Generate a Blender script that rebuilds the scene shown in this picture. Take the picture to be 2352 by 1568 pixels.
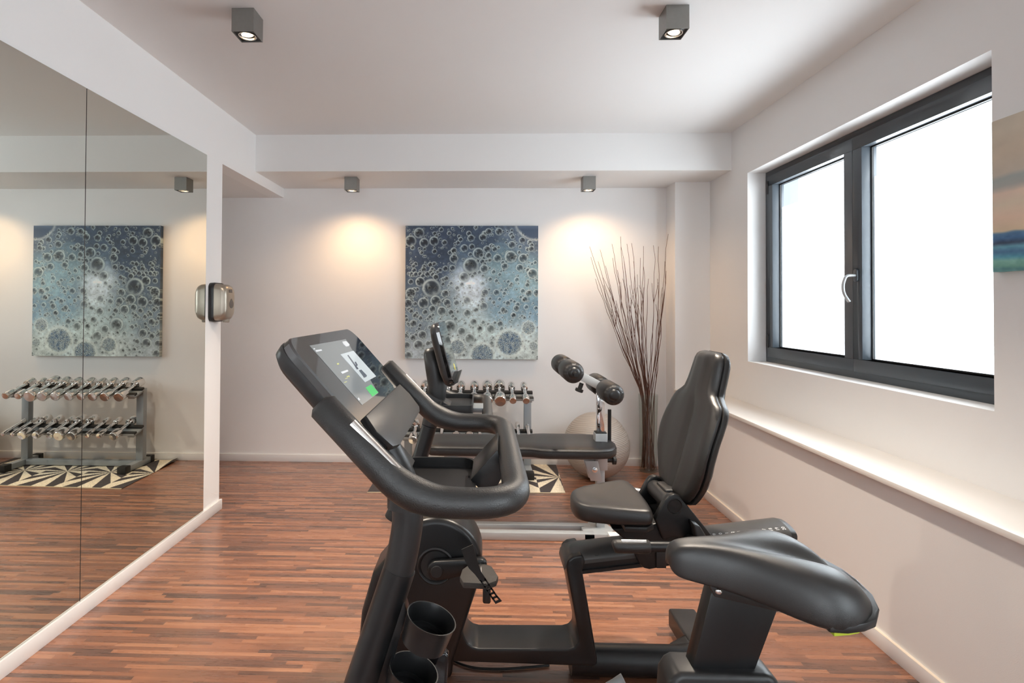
import bpy, bmesh, math, random
import numpy as np
from mathutils import Vector, Matrix
random.seed(7); rng = np.random.default_rng(11)
for o in list(bpy.data.objects): bpy.data.objects.remove(o)
S = bpy.context.scene; COL = S.collection
PI = math.pi

# ------------------------------------------------------------------ camera, world, light, exposure
W, H, F, CX, CY, CH = 2352, 1568, 1200.0, 1072.6039, 690.4848, 1.35
RR = [(0.99959871, 0.02794978, 0.00460809), (0.00425759, 0.01258663, -0.99991172), (-0.02800531, 0.99953008, 0.01246258)]
cam = bpy.data.cameras.new('camera'); camo = bpy.data.objects.new('camera', cam); COL.objects.link(camo)
r_, d_, f_ = [Vector(v) for v in RR]
camo.matrix_world = Matrix(((r_.x, -d_.x, -f_.x, 0), (r_.y, -d_.y, -f_.y, 0), (r_.z, -d_.z, -f_.z, CH), (0, 0, 0, 1)))
cam.sensor_fit = 'HORIZONTAL'; cam.sensor_width = 36; cam.lens = 36 * F / W
cam.shift_x = (W / 2 - CX) / W; cam.shift_y = (CY - H / 2) / W
cam.clip_start = 0.02; cam.clip_end = 100
S.camera = camo
S.view_settings.view_transform = 'Standard'; S.view_settings.look = 'None'
S.view_settings.gamma = 1; S.view_settings.use_curve_mapping = False
S.view_settings.exposure = 0.25
try:
    S.cycles.max_bounces = 9; S.cycles.diffuse_bounces = 5; S.cycles.glossy_bounces = 5
    S.cycles.transmission_bounces = 6; S.cycles.transparent_max_bounces = 12
    S.cycles.caustics_reflective = False; S.cycles.caustics_refractive = False
    S.cycles.sample_clamp_indirect = 4; S.cycles.use_denoising = True
except Exception: pass
wd = bpy.data.worlds.new('sky'); S.world = wd; wd.use_nodes = True
bg = wd.node_tree.nodes['Background']; bg.inputs[0].default_value = (0.90, 0.96, 1.0, 1); bg.inputs[1].default_value = 2.2
WIN_W, FILL2_W, FILL3_W, SPOT_W, SPOT_FAR = 58, 62, 24, 190, 31
def area(name, loc, sx, sy, rot, power, color):
    l = bpy.data.lights.new(name, 'AREA'); l.shape = 'RECTANGLE'; l.size = sx; l.size_y = sy; l.energy = power; l.color = color
    o = bpy.data.objects.new(name, l); o.location = loc; o.rotation_euler = rot; COL.objects.link(o); return o
# overcast daylight through the visible window; rear and front lights are added fill
area('window_daylight', (2.30, 2.838, 1.642), 1.30, 1.74, (0, PI / 2, 0), WIN_W, (0.87, 0.945, 1.0))
area('rear_fill_light', (2.30, -1.1, 1.50), 1.7, 2.0, (0, PI / 2, 0), FILL2_W, (0.87, 0.945, 1.0))
area('front_fill_light', (-.1, -3.0, 1.45), 2.2, 1.7, (-PI / 2, 0, PI), FILL3_W, (0.87, 0.945, 1.0))

def at(px, py, Y):                                 # the point of a viewing direction at depth Y
    x, y = (px - CX) / F, (py - CY) / F
    v = r_ * x + d_ * y + f_; t = Y / v.y
    return Vector((v.x * t, Y, CH + v.z * t))
def xz(pts, Y): return [(p.x, p.z) for p in (at(a, b, Y) for a, b in pts)]

# ------------------------------------------------------------------ materials
def srgb(r, g, b):
    f = lambda c: c / 12.92 if c <= 0.04045 else ((c + 0.055) / 1.055) ** 2.4
    return (f(r / 255), f(g / 255), f(b / 255), 1)
def mat(name, color, rough=0.5, metal=0.0, bump=None, coat=0.0, ior=None, spec=None, var=None):
    m = bpy.data.materials.new(name); m.use_nodes = True
    n = m.node_tree.nodes; l = m.node_tree.links; p = n['Principled BSDF']
    p.inputs['Base Color'].default_value = color if len(color) == 4 else (*color, 1)
    p.inputs['Roughness'].default_value = rough; p.inputs['Metallic'].default_value = metal
    if coat: p.inputs['Coat Weight'].default_value = coat; p.inputs['Coat Roughness'].default_value = 0.05
    if ior: p.inputs['IOR'].default_value = ior
    if spec is not None: p.inputs['Specular IOR Level'].default_value = spec
    tc = n.new('ShaderNodeTexCoord')
    if bump or var:
        sc, st = bump if bump else (var[0], 0)
        t = n.new('ShaderNodeTexNoise'); t.inputs['Scale'].default_value = sc; t.inputs['Detail'].default_value = 3
        l.new(tc.outputs['Object'], t.inputs['Vector'])
        if bump:
            b = n.new('ShaderNodeBump'); b.inputs['Strength'].default_value = st; b.inputs['Distance'].default_value = 0.002
            l.new(t.outputs['Fac'], b.inputs['Height']); l.new(b.outputs['Normal'], p.inputs['Normal'])
        if var:
            t2 = n.new('ShaderNodeTexNoise'); t2.inputs['Scale'].default_value = var[0]; t2.inputs['Detail'].default_value = 4
            l.new(tc.outputs['Object'], t2.inputs['Vector'])
            mx = n.new('ShaderNodeMix'); mx.data_type = 'RGBA'
            c = color if len(color) == 4 else (*color, 1)
            mx.inputs[6].default_value = c; mx.inputs[7].default_value = (*var[1], 1)
            l.new(t2.outputs['Fac'], mx.inputs[0]); l.new(mx.outputs[2], p.inputs['Base Color'])
    return m
def emis(name, color, strength):
    m = bpy.data.materials.new(name); m.use_nodes = True
    p = m.node_tree.nodes['Principled BSDF']; p.inputs['Base Color'].default_value = color
    p.inputs['Emission Color'].default_value = color; p.inputs['Emission Strength'].default_value = strength
    p.inputs['Roughness'].default_value = 0.05
    return m
WALL = mat('white_wall_paint', (0.85, 0.845, 0.838), 0.75, bump=(420, 0.10), var=(2.2, (0.83, 0.822, 0.812)))
CEIL = mat('white_ceiling_paint', (0.80, 0.795, 0.785), 0.8, bump=(150, 0.05))
TRIM = mat('white_trim_paint', (0.80, 0.795, 0.79), 0.35)
CREAM = mat('cream_edge', (0.80, 0.70, 0.58), 0.5)
LEDGE = mat('white_laminate', (0.86, 0.84, 0.81), 0.30)
BLK = mat('black_plastic', (0.012, 0.012, 0.0125), 0.40, bump=(900, 0.08), spec=.6, var=(700, (0.017, 0.0165, 0.0165)))
BLK2 = mat('black_satin_paint', (0.009, 0.0093, 0.010), 0.34, spec=.5)
RUB = mat('black_rubber', (0.011, 0.011, 0.011), 0.55, bump=(600, 0.15))
FOAM = mat('black_grip_foam', (0.013, 0.0125, 0.012), 0.43, bump=(520, 0.30), spec=.75)
SKIN = mat('black_moulded_cushion', (0.013, 0.0125, 0.0125), 0.38, bump=(1100, 0.16), spec=.8)
LEATH = mat('black_bench_leather', (0.013, 0.0125, 0.013), 0.42, bump=(260, 0.35), spec=.5)
GLS = mat('black_glass', (0.008, 0.008, 0.009), 0.03, ior=2.3)
GLOSS = mat('glossy_black_edge', (0.006, 0.006, 0.007), 0.06)
CHR = mat('chrome', (0.86, 0.86, 0.87), 0.06, 1.0)
STEEL = mat('brushed_steel', (0.74, 0.71, 0.68), 0.27, 1.0)
ALU = mat('brushed_aluminium_lamp', (0.30, 0.295, 0.28), 0.45, 0.85, bump=(40, 0.05), var=(60, (0.26, 0.255, 0.245)))
SILV = mat('silver_powder_coat', (0.47, 0.49, 0.50), 0.38, 0.35)
RACK = mat('grey_rack_paint', (0.33, 0.36, 0.38), 0.40, 0.25)
MIRR = mat('mirror_silvering', (0.76, 0.775, 0.72), 0.0, 1.0)
DARKF = mat('anthracite_window_frame', (0.070, 0.084, 0.098), 0.28, 0.0)
BALLM = mat('pearl_grey_vinyl', (0.37, 0.34, 0.31), 0.36)
YEL = mat('lime_plastic', (0.55, 0.66, 0.06), 0.45)
TWIG = mat('brown_bark', (0.085, 0.034, 0.022), 0.6, bump=(200, 0.3), var=(30, (0.16, 0.065, 0.04)))
CHAMP = mat('champagne_metallic_plastic', (0.34, 0.30, 0.25), 0.33, 0.7)
GREY = mat('dark_grey_window', (0.07, 0.062, 0.058), 0.2)
WHT = mat('white_print', (0.75, 0.75, 0.75), 0.5)
CAP = mat('dumbbell_end_chrome', (0.80, 0.78, 0.76), 0.10, 1.0)
BLDG = mat('neighbouring_render', (0.42, 0.47, 0.52), 0.9)
def bands(m, scale, axis='Z', dist=0.6, strength=0.5):
    n = m.node_tree.nodes; l = m.node_tree.links; p = n['Principled BSDF']
    tc = n.new('ShaderNodeTexCoord'); mp = n.new('ShaderNodeMapping'); mp.inputs['Rotation'].default_value = (0.05, 0.16, 0)
    w = n.new('ShaderNodeTexWave'); w.bands_direction = axis; w.inputs['Scale'].default_value = scale; w.inputs['Distortion'].default_value = dist
    b = n.new('ShaderNodeBump'); b.inputs['Strength'].default_value = strength; b.inputs['Distance'].default_value = 0.003
    l.new(tc.outputs['Object'], mp.inputs[0]); l.new(mp.outputs[0], w.inputs['Vector']); l.new(w.outputs['Fac'], b.inputs['Height']); l.new(b.outputs[0], p.inputs['Normal'])
bands(BALLM, 26)

def floor_mat():
    m = bpy.data.materials.new('walnut_strip_laminate'); m.use_nodes = True
    n = m.node_tree.nodes; l = m.node_tree.links; p = n['Principled BSDF']
    tc = n.new('ShaderNodeTexCoord'); sp = n.new('ShaderNodeSeparateXYZ'); l.new(tc.outputs['Object'], sp.inputs[0])
    def M(op, a, b=None, c=None):
        k = n.new('ShaderNodeMath'); k.operation = op
        for i, v in enumerate((a, b, c)):
            if v is None: continue
            if isinstance(v, (int, float)): k.inputs[i].default_value = v
            else: l.new(v, k.inputs[i])
        return k.outputs[0]
    def wn(*v):
        k = n.new('ShaderNodeTexWhiteNoise')
        k.noise_dimensions = '1D' if len(v) == 1 else '2D'
        if len(v) == 1: l.new(v[0], k.inputs['W'])
        else:
            c = n.new('ShaderNodeCombineXYZ'); l.new(v[0], c.inputs[0]); l.new(v[1], c.inputs[1]); l.new(c.outputs[0], k.inputs['Vector'])
        return k.outputs['Value']
    x, y = sp.outputs[0], sp.outputs[1]
    ry = M('DIVIDE', y, 0.0203); row = M('FLOOR', ry)
    rnd = wn(row); rnd2 = wn(M('ADD', row, 117.3))
    L = M('MULTIPLY_ADD', rnd2, 0.26, 0.22)
    cx = M('DIVIDE', M('ADD', x, M('MULTIPLY', rnd, 9.7)), L); colm = M('FLOOR', cx)
    v = wn(row, colm)
    board = wn(M('FLOOR', M('DIVIDE', y, 0.1421)), M('FLOOR', M('DIVIDE', M('ADD', x, M('MULTIPLY', wn(M('FLOOR', M('DIVIDE', y, 0.1421))), 4)), 1.28)))
    mp = n.new('ShaderNodeMapping'); mp.inputs['Scale'].default_value = (5, 70, 1); l.new(tc.outputs['Object'], mp.inputs[0])
    off = n.new('ShaderNodeVectorMath'); off.operation = 'ADD'; l.new(mp.outputs[0], off.inputs[0])
    cc = n.new('ShaderNodeCombineXYZ'); l.new(M('MULTIPLY', v, 40), cc.inputs[0]); l.new(M('MULTIPLY', v, 23), cc.inputs[2]); l.new(cc.outputs[0], off.inputs[1])
    g = n.new('ShaderNodeTexNoise'); g.inputs['Scale'].default_value = 1; g.inputs['Detail'].default_value = 6; g.inputs['Roughness'].default_value = 0.65; l.new(off.outputs[0], g.inputs['Vector'])
    fac = M('ADD', M('MULTIPLY', v, 0.72), M('MULTIPLY_ADD', g.outputs['Fac'], 0.75, -0.24))
    fac = M('ADD', fac, M('MULTIPLY_ADD', board, 0.10, -0.05))
    cr = n.new('ShaderNodeValToRGB'); l.new(fac, cr.inputs[0]); e = cr.color_ramp.elements
    e[0].position = 0.0; e[0].color = (0.070, 0.040, 0.030, 1); e[1].position = 1.0; e[1].color = (0.43, 0.205, 0.112, 1)
    for pos, c in ((0.18, (0.135, 0.067, 0.045, 1)), (0.42, (0.222, 0.096, 0.056, 1)), (0.70, (0.312, 0.129, 0.068, 1))):
        k = e.new(pos); k.color = c
    fr = M('FRACT', ry); edge = M('LESS_THAN', fr, 0.06)
    fr5 = M('FRACT', M('DIVIDE', y, 0.1421)); edge5 = M('LESS_THAN', fr5, 0.013)
    ex = M('LESS_THAN', M('MULTIPLY', M('FRACT', cx), L), 0.0015)
    dk = M('SUBTRACT', 1.0, M('MINIMUM', M('ADD', M('MULTIPLY', edge, 0.12), M('ADD', M('MULTIPLY', edge5, 0.28), M('MULTIPLY', ex, 0.2))), 0.5))
    mx = n.new('ShaderNodeMix'); mx.data_type = 'RGBA'; mx.blend_type = 'MULTIPLY'; mx.inputs[0].default_value = 1
    l.new(cr.outputs[0], mx.inputs[6]); c3 = n.new('ShaderNodeCombineColor')
    for i in range(3): l.new(dk, c3.inputs[i])
    l.new(c3.outputs[0], mx.inputs[7]); l.new(mx.outputs[2], p.inputs['Base Color'])
    p.inputs['Specular IOR Level'].default_value = 0.7; p.inputs['Coat Weight'].default_value = .55; p.inputs['Coat Roughness'].default_value = .30
    r2 = M('MULTIPLY_ADD', g.outputs['Fac'], 0.10, 0.23); l.new(r2, p.inputs['Roughness'])
    return m
FLOOR = floor_mat()
def glass_mat(name, film=0.0, tint=(1, 1, 1)):
    m = bpy.data.materials.new(name); m.use_nodes = True
    n = m.node_tree.nodes; l = m.node_tree.links
    for k in list(n):
        if k.type != 'OUTPUT_MATERIAL': n.remove(k)
    out = [k for k in n if k.type == 'OUTPUT_MATERIAL'][0]
    tr = n.new('ShaderNodeBsdfTransparent'); tr.inputs[0].default_value = (*tint, 1)
    gl = n.new('ShaderNodeBsdfGlossy'); gl.inputs['Roughness'].default_value = 0.02
    lw = n.new('ShaderNodeLayerWeight'); lw.inputs[0].default_value = 0.5
    pw = n.new('ShaderNodeMath'); pw.operation = 'POWER'; pw.inputs[1].default_value = 5; l.new(lw.outputs['Facing'], pw.inputs[0])
    ma = n.new('ShaderNodeMath'); ma.operation = 'MULTIPLY_ADD'; ma.inputs[1].default_value = .96; ma.inputs[2].default_value = .04; l.new(pw.outputs[0], ma.inputs[0])
    mx = n.new('ShaderNodeMixShader'); l.new(ma.outputs[0], mx.inputs[0])
    src = tr.outputs[0]
    if film:
        ts = n.new('ShaderNodeBsdfTranslucent'); ts.inputs[0].default_value = (0.9, 0.93, 0.95, 1)
        m2 = n.new('ShaderNodeMixShader'); m2.inputs[0].default_value = film
        l.new(tr.outputs[0], m2.inputs[1]); l.new(ts.outputs[0], m2.inputs[2]); src = m2.outputs[0]
    l.new(src, mx.inputs[1]); l.new(gl.outputs[0], mx.inputs[2]); l.new(mx.outputs[0], out.inputs[0])
    return m
PANE = glass_mat('clear_pane'); FROST = glass_mat('frosted_film', 0.35); VASEG = glass_mat('clear_vase_glass', 0, (0.93, 0.95, 0.94))
def vcol_mat(name, rough):
    m = mat(name, (1, 1, 1), rough); n = m.node_tree.nodes
    a = n.new('ShaderNodeAttribute'); a.attribute_name = 'pigment'
    m.node_tree.links.new(a.outputs['Color'], n['Principled BSDF'].inputs['Base Color']); return m

# ------------------------------------------------------------------ mesh helpers
class MB:
    def __init__(s): s.v = []; s.f = []
    def add(s, vs, fs):
        o = len(s.v); s.v += [Vector(v) for v in vs]; s.f += [tuple(i + o for i in f) for f in fs]; return s
    def box(s, x0, y0, z0, x1, y1, z1):
        return s.add([(x0, y0, z0), (x1, y0, z0), (x1, y1, z0), (x0, y1, z0), (x0, y0, z1), (x1, y0, z1), (x1, y1, z1), (x0, y1, z1)],
                     [(0, 3, 2, 1), (4, 5, 6, 7), (0, 1, 5, 4), (1, 2, 6, 5), (2, 3, 7, 6), (3, 0, 4, 7)])
    def loft(s, rings, cap=True, closed=True):
        n = len(rings[0]); vs = [p for r in rings for p in r]; fs = []
        for i in range(len(rings) - 1):
            for j in range(n if closed else n - 1):
                k = (j + 1) % n; fs.append((i * n + j, i * n + k, (i + 1) * n + k, (i + 1) * n + j))
        if cap: fs.append(tuple(range(n))[::-1]); fs.append(tuple(range((len(rings) - 1) * n, len(rings) * n)))
        return s.add(vs, fs)
    def prism(s, pts, y0, y1):                      # outline in x,z extruded along y
        return s.loft([[(x, y0, z) for x, z in pts], [(x, y1, z) for x, z in pts]])
    def vprism(s, pts, z0, z1): return s.loft([[(x, y, z0) for x, y in pts], [(x, y, z1) for x, y in pts]])
    def tube(s, path, r, n=16, closed=False, flat=1.0):
        P = [Vector(p) for p in path]; N = len(P)
        rr = r if isinstance(r, (list, tuple)) else [r] * N
        T = []
        for i in range(N):
            a = P[(i - 1) % N] if (closed or i) else P[i]; b = P[(i + 1) % N] if (closed or i < N - 1) else P[i]
            T.append((b - a).normalized())
        up = Vector((0, 1, 0)) if abs(T[0].y) < 0.9 else Vector((0, 0, 1))
        u = (up - T[0] * up.dot(T[0])).normalized(); rings = []
        for i in range(N):
            u = (u - T[i] * u.dot(T[i])).normalized(); w = T[i].cross(u)
            rings.append([P[i] + u * (rr[i] * math.cos(2 * PI * k / n)) + w * (rr[i] * flat * math.sin(2 * PI * k / n)) for k in range(n)])
        if closed: rings.append(rings[0])
        return s.loft(rings, cap=not closed)
    def lathe(s, prof, c, axis=(0, 0, 1), n=32, cap=True):
        a = Vector(axis).normalized(); u = a.orthogonal().normalized(); w = a.cross(u); c = Vector(c)
        return s.loft([[c + a * h + (u * math.cos(2 * PI * k / n) + w * math.sin(2 * PI * k / n)) * r for k in range(n)] for r, h in prof], cap)
    def sphere(s, c, r, n=20, sx=1, sy=1, sz=1):
        prof = [(max(1e-4, r * math.sin(PI * i / n)), -r * math.cos(PI * i / n)) for i in range(n + 1)]
        o = len(s.v); s.lathe(prof, (0, 0, 0), n=2 * n)
        for i in range(o, len(s.v)): p = s.v[i]; s.v[i] = Vector((c[0] + p.x * sx, c[1] + p.y * sy, c[2] + p.z * sz))
        return s
    def xf(s, M):
        s.v = [M @ p for p in s.v]; return s
    def build(s, name, m, parent=None, bevel=0, seg=2, smooth=38, subsurf=0, kind=None):
        root = parent
        while root is not None and root.parent: root = root.parent
        off = root.location.copy() if root is not None else Vector()
        me = bpy.data.meshes.new(name); me.from_pydata([p - off for p in s.v], [], s.f); bm = bmesh.new(); bm.from_mesh(me)
        bmesh.ops.remove_doubles(bm, verts=bm.verts, dist=1e-6); bmesh.ops.recalc_face_normals(bm, faces=bm.faces)
        if bevel:
            es = [e for e in bm.edges if len(e.link_faces) == 2 and e.calc_face_angle(0) > 0.6]
            bmesh.ops.bevel(bm, geom=es, offset=bevel, segments=seg, profile=0.5, affect='EDGES', clamp_overlap=True)
        bm.to_mesh(me); bm.free(); me.materials.append(m)
        if smooth: me.shade_smooth(); me.set_sharp_from_angle(angle=math.radians(smooth))
        o = bpy.data.objects.new(name, me); COL.objects.link(o)
        if parent is not None: o.parent = parent
        if subsurf: k = o.modifiers.new('smooth', 'SUBSURF'); k.levels = subsurf; k.render_levels = subsurf
        if kind: o['kind'] = kind
        return o
def root(name, loc, label=None, cat=None, group=None, kind=None):
    o = bpy.data.objects.new(name, None); COL.objects.link(o); o.location = loc; o.empty_display_size = 0.1
    return tag(o, label, cat, group, kind)
def tag(o, label=None, cat=None, group=None, kind=None):
    if label: o['label'] = label
    if cat: o['category'] = cat
    if group: o['group'] = group
    if kind: o['kind'] = kind
    return o
def fillet(pts, rad, n=6):
    P = [Vector(p) for p in pts]; out = [P[0]]
    for i in range(1, len(P) - 1):
        a, b, c = P[i - 1], P[i], P[i + 1]; r = rad[i] if isinstance(rad, (list, tuple)) else rad
        u, w = (a - b), (c - b); t = min(r, u.length * 0.49, w.length * 0.49)
        p0, p1 = b + u.normalized() * t, b + w.normalized() * t
        for k in range(n + 1):
            s = k / n; out.append(p0 * (1 - s) ** 2 + b * 2 * s * (1 - s) + p1 * s * s)
    out.append(P[-1]); return out
def rrect(w, h, r, n=5):                             # rounded rectangle, centred
    out = []
    for cx, cy, a in ((w / 2 - r, h / 2 - r, 0), (-w / 2 + r, h / 2 - r, 90), (-w / 2 + r, -h / 2 + r, 180), (w / 2 - r, -h / 2 + r, 270)):
        for k in range(n + 1):
            t = math.radians(a + 90 * k / n); out.append((cx + r * math.cos(t), cy + r * math.sin(t)))
    return out
def hollow(mb, outer, inner, z0, z1, zf, P):         # a pan: outer wall, rim, inner wall, inner floor; P maps (u,v,h) to space
    g = lambda pts, h: [P(u, v, h) for u, v in pts]
    return mb.loft([g(outer, z0), g(outer, z1), g(inner, z1), g(inner, zf)])
def copy_tree(o, parent=None):
    c = o.copy(); COL.objects.link(c)
    if parent is not None: c.parent = parent
    for ch in list(o.children): copy_tree(ch, c)
    return c

# ------------------------------------------------------------------ the room
XL, XR, XLO, YB, ZC, ZS, ZB = -1.741, 1.866, 1.603, 4.530, 2.667, 2.385, 2.303
YK, YO, YP, Y0 = 3.954, 3.445, 4.322, -2.7
def st(mb, name, m, bevel=0, parent=None):
    o = mb.build(name, m, parent, bevel=bevel); o['kind'] = 'structure'; return o
st(MB().box(-3.2, Y0 - .1, -.1, 2.15, YB + .12, 0), 'floor', FLOOR)
st(MB().box(XL - .12, Y0 - .1, ZC, 2.15, YB + .12, ZC + .1), 'ceiling', CEIL)
st(MB().box(-3.2, YB, 0, 2.15, YB + .12, ZC), 'wall_back', WALL)
st(MB().box(XL - .12, Y0, 0, XL, YO, ZC).box(XL - .12, YO, ZB, XL, YB, ZC), 'wall_left', WALL)
st(MB().box(-3.2, YO - .12, 0, XL - .12, YO, ZC).box(-3.2, YO, 0, -3.08, YB, ZC), 'wall_alcove', WALL)
st(MB().box(-3.08, YO, ZB, XL - .12, YB, ZC), 'ceiling_alcove', CEIL)
st(MB().box(-3.2, Y0 - .1, 0, -1.2, Y0, ZC).box(1.0, Y0 - .1, 0, 2.15, Y0, ZC).box(-1.2, Y0 - .1, 0, 1.0, Y0, .6).box(-1.2, Y0 - .1, 2.3, 1.0, Y0, ZC), 'wall_front', WALL)
st(MB().box(XL, YK, ZS, XR, YB, ZC), 'trim_1', CEIL)                       # dropped bulkhead along the back wall
Z0w, Z1w, YA, YZ = 0.981, 2.303, 1.958, 3.718
mb = MB()
for a, b in ((Y0, -2.1), (-0.1, YA), (YZ, YB)): mb.box(XR, a, 0, 2.116, b, ZC)
for a, b in ((-2.1, -0.1), (YA, YZ)): mb.box(XR, a, 0, 2.116, b, Z0w if a > 0 else 0.72).box(XR, a, Z1w, 2.116, b, ZC)
st(mb, 'wall_right', WALL)
st(MB().box(XLO, Y0, 0, XR, YP, 0.668), 'wall_ledge', WALL)
st(MB().box(1.583, YP, 0, XR, YB, ZS), 'wall_pilaster', WALL)
st(MB().box(1.572, Y0, 0.668, XR, YP, 0.690), 'trim_2', LEDGE, 0.0015)     # the long shelf under the window
def board(name, x0, y0, x1, y1, h=0.062):
    o = st(MB().box(x0, y0, 0, x1, y1, h), name, TRIM, 0.0015); return o
board('baseboard_back', -3.08, YB - .012, 1.583, YB)
board('baseboard_left', XL, Y0, XL + .016, YO + .012, 0.066)
b = board('baseboard_right', XLO - .014, Y0, XLO, YP)
st(MB().box(XLO - .0135, Y0, .062, XLO, YP, .0632), 'top_edge', CREAM, 0, b)['label'] = 'raw cream top edge'
# outside: a neighbouring wall seen through the clear strip of the window
st(MB().box(3.5, 6.0, -1, 3.58, 10, 6.0), 'exterior_wall', BLDG)

def window(name, ya, yz, z0, z1, split, visible):
    w = root(name, (2.0, (ya + yz) / 2, z0), kind='structure')
    X0, X1 = 1.992, 2.065; f = 0.052
    fr = MB()
    fr.box(X0, ya, z0, X1, yz, z0 + f).box(X0, ya, z1 - f, X1, yz, z1).box(X0, ya, z0 + f, X1, ya + f, z1 - f).box(X0, yz - f, z0 + f, X1, yz, z1 - f)
    fr.build('window_frame', DARKF, w, bevel=.002)
    for a, b, nm in ((ya + f - .014, split, 'sash'), (split + .002, yz - f + .014, 'sash')):
        s = MB(); q = 0.066; xa, xb = X0 - .012, X1 - .006; za, zb = z0 + f - .014, z1 - f + .014
        s.box(xa, a, za, xb, b, za + q).box(xa, a, zb - q, xb, b, zb).box(xa, a, za + q, xb, a + q, zb - q).box(xa, b - q, za + q, xb, b, zb - q)
        so = s.build(nm, DARKF, w, bevel=.002)
        g = MB(); e = .007; xg0, xg1 = 2.028, 2.036       # dark gasket line round the glass
        g.box(xg0, a + q, za + q, xg1, b - q, za + q + e).box(xg0, a + q, zb - q - e, xg1, b - q, zb - q).box(xg0, a + q, za + q, xg1, a + q + e, zb - q).box(xg0, b - q - e, za + q, xg1, b - q, zb - q)
        g.build('gasket', RUB, so)
        MB().box(2.040, a + q, za + q, 2.044, b - q, zb - q).build('pane', PANE, so)
        zf = z0 + 1.061
        MB().box(2.046, a + q, za + q, 2.0475, b - q, min(zf, zb - q)).build('frosted_film', FROST, so)
    if visible:
        for zz in (z0 + .10, z1 - .16): MB().box(X0 - .016, yz - .055, zz, X0, yz - .040, zz + .09).build('hinge', BLK2, w, bevel=.002)
        yh, zh = split - .032, 1.527
        h = MB().loft([[(x, yh + u, zh + v) for u, v in rrect(.030, .068, .0148)] for x in (X0 - .012, X0 - .024)]).build('handle', DARKF, w, bevel=.002)
        p = fillet([(X0 - .02, yh, zh), (X0 - .068, yh + .004, zh), (X0 - .083, yh + .008, zh - .05), (X0 - .076, yh + .008, zh - .10), (X0 - .050, yh + .006, zh - .138)], [0, .018, .03, .03, 0])
        MB().tube(p, .0095, 12, flat=.75).build('lever', SILV, h)
    return w
window('window_1', YA, YZ, Z0w, Z1w, 2.842, True)
window('unseen_window_2', -2.1, -0.1, 0.72, Z1w, -1.1, False)  # unseen window behind the camera, letting in fill light
w3 = root('fill_window_3', (-.1, Y0 - .05, .6), kind='structure')  # window added in the unseen front wall for soft frontal fill
g = MB()
for a, b, c, e in ((-1.2, 1.0, .6, .66), (-1.2, 1.0, 2.24, 2.3), (-1.2, -1.14, .66, 2.24), (.94, 1.0, .66, 2.24), (-.13, -.07, .66, 2.24)): g.box(a, Y0 - .08, c, b, Y0 - .02, e)
g.build('window_frame', DARKF, w3)
MB().box(-1.14, Y0 - .052, .66, .94, Y0 - .048, 2.24).build('pane', PANE, w3)

# ------------------------------------------------------------------ mirrors on the left wall
for a, b, lb in ((2.2345, 3.237, 'tall frameless wall mirror beside the soap dispenser'), (1.230, 2.2300, 'tall frameless wall mirror panel cut by the left picture edge')):
    m = MB().box(XL, a, .0675, XL + .006, b, ZB).build('wall_mirror', MIRR, smooth=0)
    m.data.materials.append(GREY)
    for f in m.data.polygons: f.material_index = 0 if f.normal.x > .5 else 1
    tag(m, lb, 'mirror', 'mirror panels on the left wall')

# ------------------------------------------------------------------ ceiling spot lamps
def lamp(cx, cy, zt, label, tilt, spot, ang, blend=.35, col_=(1.0, .64, .34)):
    w, h = .0985, .104; L = root('ceiling_spotlight', (cx, cy, zt), label, 'lamp', 'box spotlights on the ceiling')
    P = lambda u, v, z: (cx + u, cy + v, z)
    sq = lambda s: [(-s, -s), (s, -s), (s, s), (-s, s)]
    hollow(MB(), sq(w / 2), sq(w / 2 - .0025), zt, zt - h, zt - .02, P).build('housing', ALU, L)
    pl = MB(); r = .040; ring = [(r * math.cos(2 * PI * k / 24), r * math.sin(2 * PI * k / 24)) for k in range(24)]
    s = w / 2 - .0026; sqr = []
    for k in range(24):
        c, q = math.cos(2 * PI * k / 24), math.sin(2 * PI * k / 24); t = s / max(abs(c), abs(q)); sqr.append((t * c, t * q))
    pl.loft([[P(u, v, zt - h + .007) for u, v in sqr], [P(u, v, zt - h + .007) for u, v in ring], [P(u, v, zt - .03) for u, v in ring]], cap=False).build('baffle', BLK2, L)
    ax = Vector(tilt).normalized(); c = Vector((cx, cy, zt - h + .012))
    MB().lathe([(.0385, .003), (.0385, -.004), (.0335, -.004), (.0325, .002), (.0325, .006), (.0385, .006)], c + Vector((0, 0, -.006)), (0, 0, 1), 32, cap=False).build('bezel', STEEL, L)
    MB().lathe([(.0295, -.012), (.0295, .002), (.0255, .003), (.0235, -.004)], c - ax * .001, ax, 28, cap=False).build('gimbal_ring', STEEL, L)
    MB().lathe([(.0235, -.004), (.0235, -.003), (.016, 0), (.0005, .001)], c - ax * .001, ax, 28).build('bulb', BULB, L)
    l = bpy.data.lights.new('spot', 'SPOT'); l.energy = spot; l.color = col_; l.spot_size = ang; l.spot_blend = blend; l.shadow_soft_size = .04
    o = bpy.data.objects.new('spot', l); COL.objects.link(o); o.parent = L
    o.location = c + ax * .014 - L.location; o.rotation_euler = ax.to_track_quat('-Z', 'Y').to_euler()
BULB = emis('lit_halogen', (1.0, .72, .40, 1), 14)
lamp(-1.060, 2.311, ZC, 'square brushed metal spotlight on main ceiling, nearest the mirrors', (.10, .05, -1), SPOT_W, math.radians(106), .8, (1.0, .86, .71))
lamp(.846, 2.325, ZC, 'square brushed metal spotlight on main ceiling, nearest the window', (-.24, -.05, -1), SPOT_W, math.radians(112), .8, (1.0, .86, .71))
lamp(-1.047, 4.168, ZS, 'small square spotlight under the bulkhead, left of the bubble picture', (-.05, .08, -1), SPOT_FAR, math.radians(148), 1.0)
lamp(.843, 4.166, ZS, 'small square spotlight under the bulkhead, above the twig vase', (.12, .08, -1), SPOT_FAR, math.radians(148), 1.0)

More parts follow.
